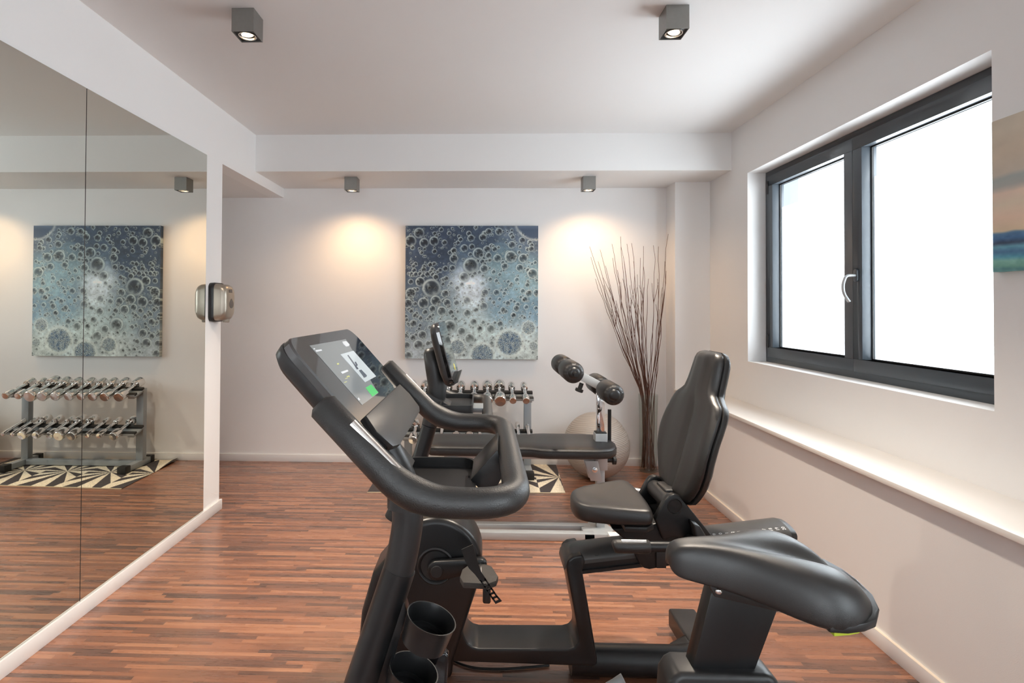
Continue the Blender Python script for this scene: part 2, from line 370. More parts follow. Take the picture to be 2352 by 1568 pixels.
# ------------------------------------------------------------------ pictures
def picture(name, img, label, cat, P, thick, axis, rough=.5):
    """a stretched canvas: front grid carries its pigment per point; P(u,v) in 0..1 gives the front; axis = outward-back vector"""
    h, w = img.shape[:2]; n = w * h
    jj, ii = np.meshgrid(np.arange(h), np.arange(w), indexing='ij')
    p00, p10, p01 = [np.array(P(*q)) for q in ((0, 0), (1, 0), (0, 1))]
    U = (ii / (w - 1))[..., None]; V = (jj / (h - 1))[..., None]
    front = (p00 + U * (p10 - p00) + V * (p01 - p00)).reshape(-1, 3)
    idx = np.arange(n).reshape(h, w)
    q = np.stack([idx[:-1, :-1], idx[1:, :-1], idx[1:, 1:], idx[:-1, 1:]], -1).reshape(-1, 4).tolist()
    loop = list(idx[0, :]) + list(idx[1:, -1]) + list(idx[-1, -2::-1]) + list(idx[-2:0:-1, 0])
    back = front[loop] + np.array(axis) * thick; m = len(loop)
    for k in range(m): a, b2 = loop[k], loop[(k + 1) % m]; q.append((int(a), int(b2), n + (k + 1) % m, n + k))
    q.append(tuple(range(n, n + m)))
    allv = np.vstack([front, back])
    me = bpy.data.meshes.new(name); me.from_pydata(allv.tolist(), [], [tuple(int(i) for i in f) for f in q])
    col = np.ones((n + m, 4)); c = img.reshape(-1, 3)
    c = np.where(c <= .04045, c / 12.92, ((np.clip(c, 0, 1) + .055) / 1.055) ** 2.4)
    col[:n, :3] = c; col[n:, :3] = c[loop]
    a = me.color_attributes.new('pigment', 'FLOAT_COLOR', 'POINT'); a.data.foreach_set('color', col.astype(np.float32).ravel())
    bm = bmesh.new(); bm.from_mesh(me); bmesh.ops.recalc_face_normals(bm, faces=bm.faces); bm.to_mesh(me); bm.free()
    me.materials.append(vcol_mat(name + '_pigment', rough))
    o = bpy.data.objects.new(name, me); COL.objects.link(o); tag(o, label, cat); return o
def smooth_noise(h, w, cells, oct=4):
    out = np.zeros((h, w)); amp = 1; tot = 0
    for k in range(oct):
        c = cells * 2 ** k; g = rng.random((c + 2, c + 2))
        y = np.linspace(0, c, h); x = np.linspace(0, c, w); yi = y.astype(int); xi = x.astype(int)
        fy = (y - yi)[:, None]; fx = (x - xi)[None]; fy = fy * fy * (3 - 2 * fy); fx = fx * fx * (3 - 2 * fx)
        a = g[yi][:, xi] * (1 - fx) + g[yi][:, xi + 1] * fx; b = g[yi + 1][:, xi] * (1 - fx) + g[yi + 1][:, xi + 1] * fx
        out += amp * (a * (1 - fy) + b * fy); tot += amp; amp *= .55
    return out / tot
def bubbles():
    N = 330; yy, xx = np.mgrid[0:N, 0:N] / (N - 1.0)
    ctl = [(0, 0, 70, 84, 102), (.25, .05, 62, 74, 92), (.5, .1, 66, 80, 98), (.9, .05, 92, 104, 118), (.08, .3, 66, 80, 98), (.25, .3, 58, 72, 90), (.5, .25, 84, 102, 118), (.8, .3, 112, 136, 148),
           (.1, .5, 84, 98, 112), (.3, .55, 104, 120, 130), (.45, .45, 190, 206, 212), (.52, .5, 224, 230, 234), (.5, .42, 214, 222, 228), (.68, .38, 138, 164, 168), (.85, .45, 140, 168, 176), (.7, .5, 112, 138, 154),
           (.1, .75, 118, 132, 142), (.3, .72, 160, 178, 180), (.5, .65, 176, 194, 196), (.75, .65, 128, 156, 170), (.95, .65, 116, 142, 158), (.1, .95, 170, 180, 184), (.35, .92, 186, 196, 194), (.6, .82, 192, 208, 204),
           (.85, .8, 186, 202, 202), (.62, .95, 182, 196, 198), (.95, .95, 186, 196, 192)]
    num = np.zeros((N, N, 3)); den = np.zeros((N, N, 1))
    for cx, cy, r, g, b in ctl:
        w = np.exp(-((xx - cx) ** 2 + (yy - cy) ** 2) / .012)[..., None] + 1e-9; num += w * np.array([r, g, b]); den += w
    im = num / den / 255
    im *= (0.74 + .34 * smooth_noise(N, N, 14, 4) + .26 * smooth_noise(N, N, 60, 2))[..., None]
    def bub(cx, cy, r, dark=.74, hi=1.0):
        nonlocal im
        x0, x1 = int(max(0, (cx - r * 1.3) * N)), int(min(N, (cx + r * 1.3) * N + 2)); y0, y1 = int(max(0, (cy - r * 1.3) * N)), int(min(N, (cy + r * 1.3) * N + 2))
        if x1 <= x0 or y1 <= y0: return
        X = (xx[y0:y1, x0:x1] - cx) / r; Y = (yy[y0:y1, x0:x1] - cy) / r; d = np.hypot(X, Y); s = im[y0:y1, x0:x1]
        ins = np.clip((1.0 - d) * r * N / 1.2, 0, 1)[..., None]
        base = s * dark * (1 - .25 * np.exp(-((X - .1) ** 2 + (Y + .15) ** 2) / .25))[..., None]
        s2 = s * (1 - ins) + base * ins
        ring = np.exp(-((d - .88) / .15) ** 2) * (.60 + .25 * np.clip(-X * .6 - Y * .6, -1, 1)) * hi
        outer = np.exp(-((d - 1.08) / .08) ** 2) * .16
        spot = np.exp(-((X + .38) ** 2 + (Y + .36) ** 2) / .035) * .55 * hi + np.exp(-((X - .25) ** 2 + (Y - .55) ** 2) / .05) * .42 * hi
        k = np.clip(ring + spot, 0, .85)[..., None]
        s2 = s2 * (1 - outer[..., None]); im[y0:y1, x0:x1] = s2 * (1 - k) + np.array([.84, .89, .88]) * k
    for _ in range(1500):
        cx, cy = rng.random(2); dens = .35 + .65 * min(1, cx * .6 + cy * .7)
        if rng.random() < dens: bub(cx, cy, .004 + .007 * rng.random() ** 2, .90, 1.1)
    for _ in range(330):
        cx, cy = rng.random(2)
        if (cx - .5) ** 2 + (cy - .5) ** 2 < .008 or (cy < .28 and cx < .33 and rng.random() < .6): continue
        bub(cx, cy, .009 + .012 * rng.random(), .80, 1.1)
    B = """200 165 55 110 250 60 255 270 50 360 250 50 470 265 30 365 170 22 365 360 27 215 680 50 335 745 95 115 800 55 250 905 58 380 880 55 85 910 50 480 805 42 500 900 42 570 435 45 570 350 33 680 325 40 750 220 38
    830 380 60 890 540 45 680 625 52 875 210 40 935 150 35 1045 150 40 920 335 38 935 400 33 1030 430 43 1170 415 62 1300 430 50 1105 515 38 1265 530 40 1400 590 55 1290 240 35 1180 290 40 445 990 50 540 1000 33 715 1010 42 600 900 33
    710 875 42 885 935 45 900 790 40 1020 790 35 530 1150 70 655 1200 45 145 1120 40 240 1240 48 200 1345 55 140 1270 35 780 1100 40 960 1170 45 740 1275 55 480 540 30 555 535 33 290 600 30 380 630 32 250 550 30 320 500 28 490 645 28
    115 680 30 455 705 22 270 1000 30 345 965 38 160 1035 26 220 1065 26 320 1050 24 215 1140 22 90 1455 42 805 975 28 870 465 30 760 310 32 1000 335 30 1385 330 32 1360 800 38 1440 790 36 1320 860 32 1060 1120 34 845 1170 34 590 1070 24 75 1350 40 300 1330 30 765 620 22 655 705 24 120 990 26 1345 710 26 1230 955 34 1140 900 28 1090 970 30 1200 1030 30""".split()
    B = [float(v) for v in B]
    for i in range(0, len(B), 3): bub((B[i] - 57) / 1400, (B[i + 1] - 88) / 1402, B[i + 2] / 1400 * 1.02, .70)
    bub((750 - 57) / 1400, (505 - 88) / 1402, .058, .62)
    for cx, cy, r in ((1160, 1320, 125), (875, 1450, 112), (610, 1365, 72), (1360, 1160, 62), (1410, 1350, 40)):      # large frothy bubbles
        cx, cy, r = (cx - 57) / 1400, (cy - 88) / 1402, r / 1400
        d = np.hypot(xx - cx, yy - cy) / r
        halo = np.exp(-((d - 1.12) / .16) ** 2)[..., None] * .55; im = im * (1 - halo) + np.array([.84, .87, .84]) * halo
        k = np.clip((1 - d) * 5, 0, 1)[..., None]; im = im * (1 - k) + np.array([.27, .37, .48]) * k
        for _ in range(int(5200 * r)):
            a, q = rng.random() * 2 * PI, r * math.sqrt(rng.random()); bub(cx + q * math.cos(a), cy + q * math.sin(a), .003 + .006 * rng.random(), .95, .9)
    d = np.hypot((xx - .985) / .15, (yy + .035) / .135); k = np.clip((1 - d) * 9, 0, 1)[..., None]
    rim = np.exp(-((d - 1.04) / .07) ** 2)[..., None] * .5
    im = im * (1 - rim) + np.array([.85, .85, .82]) * rim
    im = im * (1 - k) + (np.array([.30, .36, .44]) + (.25 * np.clip(-(yy - .03) * 12, 0, 1))[..., None]) * k
    im = .5 + (im - .5) * 1.16
    return np.clip(im, 0.03, 1)
picture('canvas_print', bubbles(), 'large square blue canvas print of water bubbles on the back wall', 'picture',
        lambda u, v: (-.659 + 1.142 * u, 4.492, 2.052 - 1.146 * v), .036, (0, 1, 0))
def sea():
    h, w = 200, 160; n1 = smooth_noise(h, w, 6, 4); z = 2.028 - np.linspace(0, .543, h)[:, None] + np.zeros((1, w)); im = np.zeros((h, w, 3))
    stops = [(2.03, (158, 150, 136)), (1.90, (164, 152, 136)), (1.83, (160, 152, 140)), (1.81, (132, 138, 136)), (1.785, (136, 138, 134)), (1.76, (178, 160, 146)), (1.72, (176, 164, 146)), (1.67, (184, 162, 144)), (1.625, (178, 162, 138)), (1.617, (70, 104, 134)),
             (1.60, (58, 94, 132)), (1.583, (46, 62, 82)), (1.57, (80, 128, 146)), (1.552, (62, 100, 130)), (1.535, (70, 126, 146)), (1.522, (104, 150, 140)), (1.505, (96, 140, 128)), (1.495, (74, 116, 118)), (1.48, (90, 130, 130))]
    zz = (z + (smooth_noise(h, w, 5, 3) - .5) * .02).ravel(); zs = np.array([s[0] for s in stops])[::-1]; cs = np.array([s[1] for s in stops])[::-1]
    for k in range(3): im[..., k] = np.interp(zz, zs, cs[:, k]).reshape(h, w)
    st_ = smooth_noise(h, w * 1, 40, 2); im *= (.93 + .14 * n1)[..., None]; im += ((st_ - .5) * 26 * (z < 1.617))[..., None]
    return np.clip(im / 255 * 1.28, 0, 1)
picture('canvas_painting', sea(), 'canvas painting of a pale sky over blue sea, right of the window', 'picture',
        lambda u, v: (1.842, 1.934 - .75 * u, 2.028 - .543 * v), .024, (1, 0, 0))

# ------------------------------------------------------------------ soap dispenser
D = root('soap_dispenser', (XL, 3.352, 1.25), 'metallic champagne soap dispenser with black backplate on the white wall end', 'dispenser')
def dring(x, w, zlo, zhi, r): return [(x, 3.355 + u, (zlo + zhi) / 2 + v) for u, v in rrect(w, zhi - zlo, r)]
MB().loft([dring(XL, .150, 1.252, 1.500, .03), dring(XL + .026, .156, 1.248, 1.502, .034), dring(XL + .034, .152, 1.252, 1.498, .034)]).build('backplate', BLK2, D)
MB().loft([dring(XL + .034, .148, 1.256, 1.494, .034), dring(XL + .075, .142, 1.260, 1.490, .040), dring(XL + .095, .132, 1.268, 1.482, .045), dring(XL + .106, .115, 1.285, 1.468, .045), dring(XL + .110, .08, 1.31, 1.44, .035)]).build('cover', CHAMP, D, smooth=50)
MB().lathe([(.022, 0), (.020, -.02), (.016, -.024)], (XL + .075, 3.365, 1.268), n=20).build('nozzle', CHAMP, D)
xf = XL + .1105
MB().loft([[(x, 3.352 + u, 1.448 + v) for u, v in [(-.02, -.011), (.02, -.011), (.021, .009), (.012, .012), (.004, .007), (-.005, .012), (-.019, .009)]] for x in (xf - .006, xf)]).build('logo_badge', GREY, D)
drop = [(.027 * math.sin(t) * (1 if abs(t) > 1 else 1), -.026 * math.cos(t)) for t in np.linspace(-2.2, 2.2, 15)] + [(0.004, .036), (-.004, .036)]
MB().loft([[(x, 3.362 + u, 1.362 + v) for u, v in drop] for x in (xf - .008, xf + .001)]).build('level_window', GREY, D)

# ------------------------------------------------------------------ rug
def rug():
    w, h = 330, 160; u = np.linspace(0, 1, w)[None] + np.zeros((h, 1)); v = np.linspace(0, 1, h)[:, None] + np.zeros((1, w))
    X = -.825 + u * (1.440 + .03 * v); Y = 3.79 + v * .715 + .05 * u
    im = np.zeros((h, w, 3)); cs = .3645; k = np.round((X - .617) / cs); dx = X - .617 - k * cs; dy = Y - 4.155 - .03 * u
    flip = np.where(dy > 0, 1, 0)
    a = np.arctan2(dy, dx); n = 20
    sec = np.floor((a / (2 * PI)) * n + 1000 + .5 * flip).astype(int) % 2
    c = np.where(sec[..., None] == 0, np.array([222, 212, 190]) / 255., np.array([64, 60, 62]) / 255.)
    c = c * (.88 + .24 * rng.random((h, w)))[..., None]
    edge = (v < .012) | (v > .988)
    c = np.where(edge[..., None], np.array([200, 186, 160]) / 255., c)
    return np.clip(c, 0, 1), X, Y
img, RX, RY = rug(); hh, ww = img.shape[:2]
lift = .004 + .022 * np.clip((.10 - (RX + .825)) / .10, 0, 1) ** 2 * np.clip((RY - 4.2) / .3, 0, 1)
idx = np.arange(hh * ww).reshape(hh, ww); fv = np.stack([RX, RY, lift], -1).reshape(-1, 3)
q = np.stack([idx[:-1, :-1], idx[:-1, 1:], idx[1:, 1:], idx[1:, :-1]], -1).reshape(-1, 4).tolist()
loop = list(idx[0, :]) + list(idx[1:, -1]) + list(idx[-1, -2::-1]) + list(idx[-2:0:-1, 0]); mL = len(loop); nV = hh * ww
bv = fv[loop].copy(); bv[:, 2] -= .0038
q += [(int(loop[(k + 1) % mL]), int(loop[k]), nV + k, nV + (k + 1) % mL) for k in range(mL)]
me = bpy.data.meshes.new('rug'); me.from_pydata(np.vstack([fv, bv]).tolist(), [], [tuple(int(i) for i in f) for f in q])
cc = np.where(img <= .04045, img / 12.92, ((img + .055) / 1.055) ** 2.4).reshape(-1, 3); col = np.ones((nV + mL, 4)); col[:nV, :3] = cc; col[nV:, :3] = cc[loop]
me.color_attributes.new('pigment', 'FLOAT_COLOR', 'POINT').data.foreach_set('color', col.astype(np.float32).ravel())
me.materials.append(vcol_mat('woven_rug_pigment', .95)); o = bpy.data.objects.new('rug', me); COL.objects.link(o)
tag(o, 'black and cream star patterned woven rug under the dumbbell rack', 'rug')

# ------------------------------------------------------------------ dumbbell rack and dumbbells
RK = root('dumbbell_rack', (-.11, 4.28, .005), 'grey steel two-tier dumbbell rack standing on the patterned rug', 'rack')
for x in (-.605, .382):
    MB().box(x - .03, 4.318, .055, x + .03, 4.368, .655).build('upright', RACK, RK, bevel=.003)
    ft = MB().box(x - .028, 4.125, .008, x + .028, 4.46, .056).build('foot', RACK, RK, bevel=.003)
    for a, b in ((4.098, 4.165), (4.43, 4.475)): MB().box(x - .034, a, .0045, x + .034, b, .062).build('rubber_cap', RUB, ft, bevel=.003)
MB().box(-.577, 4.30, .010, .354, 4.345, .056).build('crossbar', RACK, RK, bevel=.003)
def tier(zf, x0, x1):
    # a sloping tray: front edge low, rear edge high
    A = Vector((0, 4.180, zf)); Bv = Vector((0, 4.305, zf + .042)); d = (Bv - A).normalized(); n = Vector((0, -d.z, d.y)); Lg = (Bv - A).length
    def bar(mb, t0, t1, h0, h1, xa=x0, xb=x1):
        p = [A + d * t0 + n * h0, A + d * t1 + n * h0, A + d * t1 + n * h1, A + d * t0 + n * h1]
        return mb.loft([[(xa, q.y, q.z) for q in p], [(xb, q.y, q.z) for q in p]])
    t = bar(MB(), 0, Lg, -.006, 0); bar(t, -.004, 0, -.006, .012); tr = t.build('shelf', RACK, RK, bevel=.001)
    bar(MB(), .002, .036, 0, .016).build('saddle_strip', RUB, tr, bevel=.002)
    bar(MB(), Lg - .034, Lg - .001, 0, .018).build('saddle_strip', RUB, tr, bevel=.002)
    for x in (-.605, .382): bar(MB(), .02, Lg + .03, -.034, -.006, x - .026, x + .026).build('bracket', RACK, RK, bevel=.002)
    return A, d, n, Lg
dumb = 0
ORD = ['first', 'second', 'third', 'fourth', 'fifth', 'sixth', 'seventh', 'eighth', 'ninth', 'tenth']
def dumbbell(x, T, r, L, hl, label, group):
    A, d, n, Lg = T; ax = d; c = A + d * (Lg / 2) + n * (.018 + .0150); c.x = x
    base = root('dumbbell', (x, c.y, c.z), label, 'dumbbell', group)
    MB().lathe([(.010, -L / 2 + hl * .8), (.0135, -.055), (.0145, 0), (.0135, .055), (.010, L / 2 - hl * .8)], c, ax, 14).build('handle', CHR, base)
    for s in (-1, 1):
        e = c + ax * (s * L / 2); b = ax * (-s)
        MB().lathe([(.001, .002), (r * .86, .0), (r * .95, .003), (r, .009), (r, hl - .006), (r * .93, hl), (.016, hl + .004), (.014, hl + .016)], e, b, 26).build('head', CAP, base)
TU = tier(.613, -.655, .418); TL = tier(.298, -.655, .418)
XU = [.352, .249, .149, .050, -.056, -.168, -.268, -.362, -.462, -.578]; RU = [.029, .029, .047, .041, .037, .036, .033, .036, .038, .040]
XLw = [.380, .300, .212, .100, -.010, -.092, -.197, -.317, -.414, -.535]; RL_ = [.017, .018, .036, .031, .028, .041, .039, .021, .023, .036]
for k in range(10):
    nm = {0: 'slim', 1: 'slim', 2: 'thickest'}.get(k, 'thick')
    dumbbell(XU[k], TU, RU[k], .132 + 2 * (.062 + RU[k] * .5), .062 + RU[k] * .5, f'{nm} chrome dumbbell on the upper tier, {ORD[k]} from the rack\'s right end', 'dumbbells on the upper tier')
for k in range(10):
    dumbbell(XLw[k], TL, RL_[k], .132 + 2 * (.050 + RL_[k] * .8), .050 + RL_[k] * .8, f'{"thin" if RL_[k] < .025 else "thick"} chrome dumbbell on the lower tier, {ORD[k]} from the rack\'s right end', 'dumbbells on the lower tier')

# ------------------------------------------------------------------ exercise ball, vase and twigs
tag(MB().sphere((0, 0, 0), .258, 32).xf(Matrix.Translation((.918, 4.205, .2585))).build('exercise_ball', BALLM, smooth=80), 'pearl grey ribbed exercise ball on the floor behind the bench', 'ball')
VX, VY = 1.385, 4.385
V = MB().lathe([(.066, 0.001), (.070, .004), (.070, .12), (.0715, .40), (.077, .635), (.0745, .636), (.069, .40), (.0675, .12), (.066, .022), (.001, .020)], (VX, VY, 0), n=40).build('vase', VASEG, smooth=50)
tag(V, 'tall clear glass cylinder vase holding bare twigs in the corner', 'vase')
tips = [(1356, 566), (1358, 590), (1380, 573), (1406, 560), (1408, 592), (1423, 543), (1428, 566), (1441, 560), (1452, 558), (1455, 600), (1470, 592), (1478, 565), (1480, 612), (1490, 640), (1503, 563), (1513, 566), (1528, 600), (1533, 537), (1530, 622),
        (1368, 640), (1385, 655), (1400, 660), (1418, 620), (1432, 640), (1446, 655), (1462, 660), (1476, 690), (1392, 610), (1415, 690), (1498, 650), (1510, 640), (1520, 660), (1436, 600), (1466, 630), (1374, 600), (1444, 700)]
for k, (u, v) in enumerate(tips):
    yt = 4.27 + .16 * random.random(); tip = at(u, v, yt); tip.x = min(tip.x, 1.565)
    a0 = random.random() * 2 * PI; r0 = .058 * math.sqrt(random.random()); b0 = Vector((VX + r0 * math.cos(a0), VY + r0 * math.sin(a0), .030))
    fx = (tip.x - 1.38) / .5; mid = Vector((VX + max(-.055, min(.055, fx * .075 + random.uniform(-.03, .03))), VY + random.uniform(-.05, .04), .63))
    pts = []; N = 15
    for i in range(N + 1):
        s = i / N
        if s < .3: p = b0.lerp(mid, s / .3)
        else:
            q = (s - .3) / .7; p = mid.lerp(tip, q); p.x += .02 * math.sin(PI * q) * (1 if fx > 0 else -1)
        w = .0025 + .0055 * s; j = Vector((random.uniform(-w, w), random.uniform(-w, w) * .6, 0)) if 0 < i else Vector()
        if s <= .35: j *= .3
        pts.append(p + j)
    mb = MB().tube(pts, [.0036 - .0021 * (i / N) for i in range(N + 1)], 6)
    if k % 2 == 0:
        i = random.randint(9, 12); p = pts[i]; dr = (pts[i + 1] - p).normalized(); e = p + dr * random.uniform(.12, .24) + Vector((random.choice((-1, 1)) * random.uniform(.02, .05), -.01, 0))
        e.x = min(e.x, 1.57); mb.tube([p, p.lerp(e, .5) + Vector((.004, 0, .004)), e], [.0022, .0018, .0012], 6)
    tag(mb.build('twig', TWIG, smooth=60), 'long bare brown twig standing in the tall glass vase', 'twig', 'twigs in the glass vase')

# ------------------------------------------------------------------ weight bench
BN = root('weight_bench', (.24, 3.15, 0), 'grey weight bench with long black leather pad and foam roller arm', 'exercise bench')
def pad_outline():
    yc = 3.17; half = [(-.315, .0), (-.312, .12), (-.295, .152), (-.24, .160), (.24, .160), (.30, .165), (.345, .190), (.40, .198), (.66, .196), (.74, .175), (.785, .11), (.80, .0)]
    return [(x, yc - y) for x, y in half] + [(x, yc + y) for x, y in half[-2:0:-1]]
po = pad_outline(); pc = (.24, 3.17)
def pring(s, z, ins): return [(pc[0] + (x - pc[0]) * (1 - ins / .55), pc[1] + (y - pc[1]) * (1 - ins / .18), z) for x, y in po]
MB().loft([pring(1, .492, .012), pring(1, .496, .003), pring(1, .508, 0), pring(1, .533, 0), pring(1, .543, .004), pring(1, .550, .018), pring(1, .556, .06), pring(1, .557, .12)]).build('pad', LEATH, BN, smooth=70)
MB().tube([(x, y, .537) for x, y in po], .0022, 6, closed=True).build('piping', LEATH, BN.children[0])
MB().box(-.22, 3.135, .447, .70, 3.195, .490).build('seat_beam', SILV, BN, bevel=.003)
MB().box(-.30, 3.05, .001, .66, 3.098, .045).box(-.30, 3.164, .001, .66, 3.21, .045).loft([[(x, y, z) for x, y in ((.60, 3.05), (.745, 3.05), (.79, 3.13), (.75, 3.235), (.66, 3.235), (.625, 3.164), (.60, 3.15))] for z in (.0012, .0445)]).build('base_frame', SILV, BN, bevel=.003)
MB().box(.735, 3.02, .003, .795, 3.075, .052).build('foot_cap', mat('pale_grey_plastic', (.72, .75, .77), .4), BN, bevel=.004)
MB().box(-.20, 3.10, .045, -.15, 3.16, .447).build('leg', SILV, BN, bevel=.003)
MB().box(.690, 3.145, .04, .738, 3.19, .46).build('leg', SILV, BN, bevel=.003)
MB().box(.680, 3.135, .385, .752, 3.20, .602).build('sleeve', SILV, BN, bevel=.003)
MB().box(.684, 3.139, .602, .748, 3.196, .607).build('sleeve_collar', RUB, BN)
MB().box(.693, 3.148, .60, .737, 3.19, .885).build('chrome_post', CHR, BN, bevel=.003)
b1 = MB()
for y in (3.105, 3.165): b1.prism(xz([(1344, 1059), (1374, 1059), (1383, 1105), (1357, 1105)], 3.1), y, y + .006)
br = b1.build('brace_plate', SILV, BN, bevel=.001)
p = at(1366.5, 1079, 3.1); MB().lathe([(.016, 0), (.016, .004), (.011, .006), (.010, .014), (.004, .016)], (p.x, 3.105, p.z), (0, -1, 0), 16).build('bolt', CHR, br)
p = at(1404, 1058, 3.15); MB().lathe([(.014, 0), (.014, .055), (.026, .056), (.026, .074), (.018, .078)], (p.x - .045, 3.165, p.z), (1, 0, 0), 20).build('knob', RUB, BN)
U = Vector((.512, 0, .989)); Lw = Vector((.734, 0, .869)); dv = (Lw - U).normalized(); nv = Vector((-dv.z, 0, dv.x)) * -1
def bar(mb, t0, t1, hh, y0, y1):
    q = [U + dv * t0 + nv * hh, U + dv * t1 + nv * hh, U + dv * t1 - nv * hh, U + dv * t0 - nv * hh]
    return mb.prism([(a.x, a.z) for a in q], y0, y1)
bar(MB(), -.02, .30, .025, 3.145, 3.195).build('roller_arm', SILV, BN, bevel=.003)
q = U + dv * .30; MB().lathe([(.017, 0), (.017, .055), (.013, .06)], (q.x, 3.17, q.z), dv, 16).build('arm_tip', BLK2, BN)
def roller(c, y0, y1, out):
    sgn = -1 if y0 < 3.17 else 1; rr = .060; prof = []; Ln = y1 - y0
    prof = [(.020, .004), (.030, .0), (.045, .003), (.055, .012), (rr, .028), (rr, Ln - .028), (.055, Ln - .012), (.045, Ln - .003), (.030, Ln), (.020, Ln - .004)]
    o = MB(); a = Vector((0, 1, 0)); rings = []; n = 48
    for r, h in prof:
        ring = []
        for k in range(n):
            t = 2 * PI * k / n; pl = 1.0 if r >= rr else 1 - .05 * (k % 3 == 0)
            ring.append((c.x + r * pl * math.cos(t), y0 + h, c.z + r * pl * math.sin(t)))
        rings.append(ring)
    ro = o.loft(rings).build('foam_roller', LEATH, BN, smooth=75)
    for s, yy in ((-1, y0), (1, y1)):
        MB().lathe([(.034, -.012), (.033, .001), (.027, .006), (.020, .009), (.018, .0095), (.002, .0095)], (c.x, yy, c.z), (0, s, 0), 24).build('end_disc', BLK2, ro)
roller(U, 2.905, 3.125, 1); roller(U, 3.215, 3.435, 1); roller(Lw, 2.905, 3.125, 1); roller(Lw, 3.215, 3.435, 1)
MB().tube([(U.x, 2.83, U.z), (U.x, 3.47, U.z)], .012, 14).build('axle', BLK2, BN)
MB().tube([(Lw.x, 2.90, Lw.z), (Lw.x, 3.44, Lw.z)], .012, 14).build('axle', BLK2, BN)
p = at(1336, 893, 3.17); MB().lathe([(.013, 0), (.013, .035), (.024, .036), (.024, .052), (.02, .055)], (p.x, 3.17, p.z + .035), (-.35, 0, -1), 20).build('knob', RUB, BN)
p0, p1 = at(1400, 940, 3.2), at(1402, 1005, 3.2); MB().tube([(p0.x, 3.2, p0.z), (p0.x, 3.2, p1.z - .02)], .011, 12).build('lock_rod', BLK2, BN)
MB().box(.742, 3.15, .835, .795, 3.20, .85).build('rod_bracket', SILV, BN)

# ------------------------------------------------------------------ shared console of the two exercise bikes
def console(parent, top, bot, y0, y1, thick, chin, ledge, disp):
    """tilted screen: top and bot are (x,z) of the glass face's upper and lower edge"""
    t = Vector((top[0], 0, top[1])); b = Vector((bot[0], 0, bot[1])); d = (b - t); Ln = d.length; d.normalize(); n = Vector((-d.z, 0, d.x)); yc = (y0 + y1) / 2
    if n.x < 0: n = -n
    def ring(ins, h, la=0, lb=None):
        lb = Ln if lb is None else lb; w = (y1 - y0) - 2 * ins; L2 = lb - la - 2 * ins; c = t + d * ((la + lb) / 2)
        return [c + d * v + n * h + Vector((0, yc - c.y + u, 0)) for u, v in rrect(w, L2, .034, 6)]
    MB().loft([ring(.035, -thick - .006), ring(.012, -thick), ring(.003, -thick + .008), ring(0, -.018), ring(0, -.014)]).build('console_housing', BLK, parent, smooth=50)
    MB().loft([ring(.001, -.014), ring(.001, -.003), ring(.003, 0)]).build('screen_glass', GLS, parent, smooth=30)
    sc = parent.children[-1]
    return t, d, n, Ln, yc, sc
def quad_on(p0, n, pts, h, thick=.0006):
    """points of viewing directions dropped onto the plane through p0, thickened"""
    out = []
    for u, v in pts:
        w = (r_ * ((u - CX) / F) + d_ * ((v - CY) / F) + f_); o = Vector((0, 0, CH)); k = (p0 - o).dot(n) / w.dot(n); out.append(o + w * k)
    return MB().loft([[q + n * (h - thick) for q in out], [q + n * h for q in out]])

# ------------------------------------------------------------------ upright exercise bike (nearest)
UB = root('upright_exercise_bike', (.1, .96, 0), 'black upright exercise bike in the foreground with loop handlebar and wide saddle', 'exercise bike')
t, d, n, Ln, yc, sg = console(UB, (-.297, 1.303), (-.142, 1.131), .775, 1.172, .040, 0, 0, None)
DISP = emis('display_backlight', (.16, .17, .17, 1), .55); DIMG = emis('display_picture', (.50, .55, .57, 1), .32); DGRN = emis('display_green', (.08, .45, .13, 1), .42); DTXT = emis('display_text', (.6, .62, .64, 1), .32); DYEL = emis('display_yellow', (.50, .50, .18, 1), .4)
z2 = lambda a, b: (700 + a / 7.842, 760 + b / 7.84)
dsp = quad_on(t, n, [z2(*q) for q in ((85, 265), (735, 150), (1320, 1120), (1030, 1332))], .0006).build('display', DISP, sg, smooth=0)
quad_on(t, n, [z2(*q) for q in ((640, 425), (870, 360), (1280, 820), (1085, 925))], .0011).build('display_photo', DIMG, sg, smooth=0)
quad_on(t, n, [z2(*q) for q in ((1090, 1025), (1190, 968), (1320, 1110), (1215, 1185))], .0011).build('display_button', DGRN, sg, smooth=0)
tx = MB()
for q in ([(185, 352), (290, 335), (305, 358), (205, 380)], [(645, 742), (760, 702), (780, 730), (675, 775)], [(672, 195), (740, 185), (800, 245), (790, 275), (740, 283), (690, 235)], [(945, 1215), (965, 1205), (990, 1245), (968, 1258)], [(148, 322), (170, 316), (182, 332), (160, 338)]):
    o = quad_on(t, n, [z2(*p) for p in q], .0011); tx.add(o.v, o.f)
tx.build('display_text', DTXT, sg, smooth=0)
tx = MB()
for q in ([(745, 822), (790, 806), (800, 822), (755, 836)], [(790, 806), (802, 830), (796, 838), (783, 812)], [(720, 860), (765, 845), (770, 852), (725, 868)], [(705, 928), (748, 912), (753, 920), (710, 936)], [(570, 592), (600, 580), (612, 604), (582, 612)]):
    o = quad_on(t, n, [z2(*p) for p in q], .0011); tx.add(o.v, o.f)
tx.build('display_symbol', DYEL, sg, smooth=0)
ph = MB()
for q in ([(760, 445), (775, 440), (900, 610), (960, 690), (930, 700), (880, 620)], [(890, 565), (910, 560), (945, 625), (925, 640)], [(965, 715), (1010, 705), (1110, 810), (1100, 835), (1060, 850), (1040, 820)]):
    o = quad_on(t, n, [z2(*p) for p in q], .0016); ph.add(o.v, o.f)
ph.build('display_figure', emis('display_dark', (.10, .11, .13, 1), .3), sg, smooth=0)
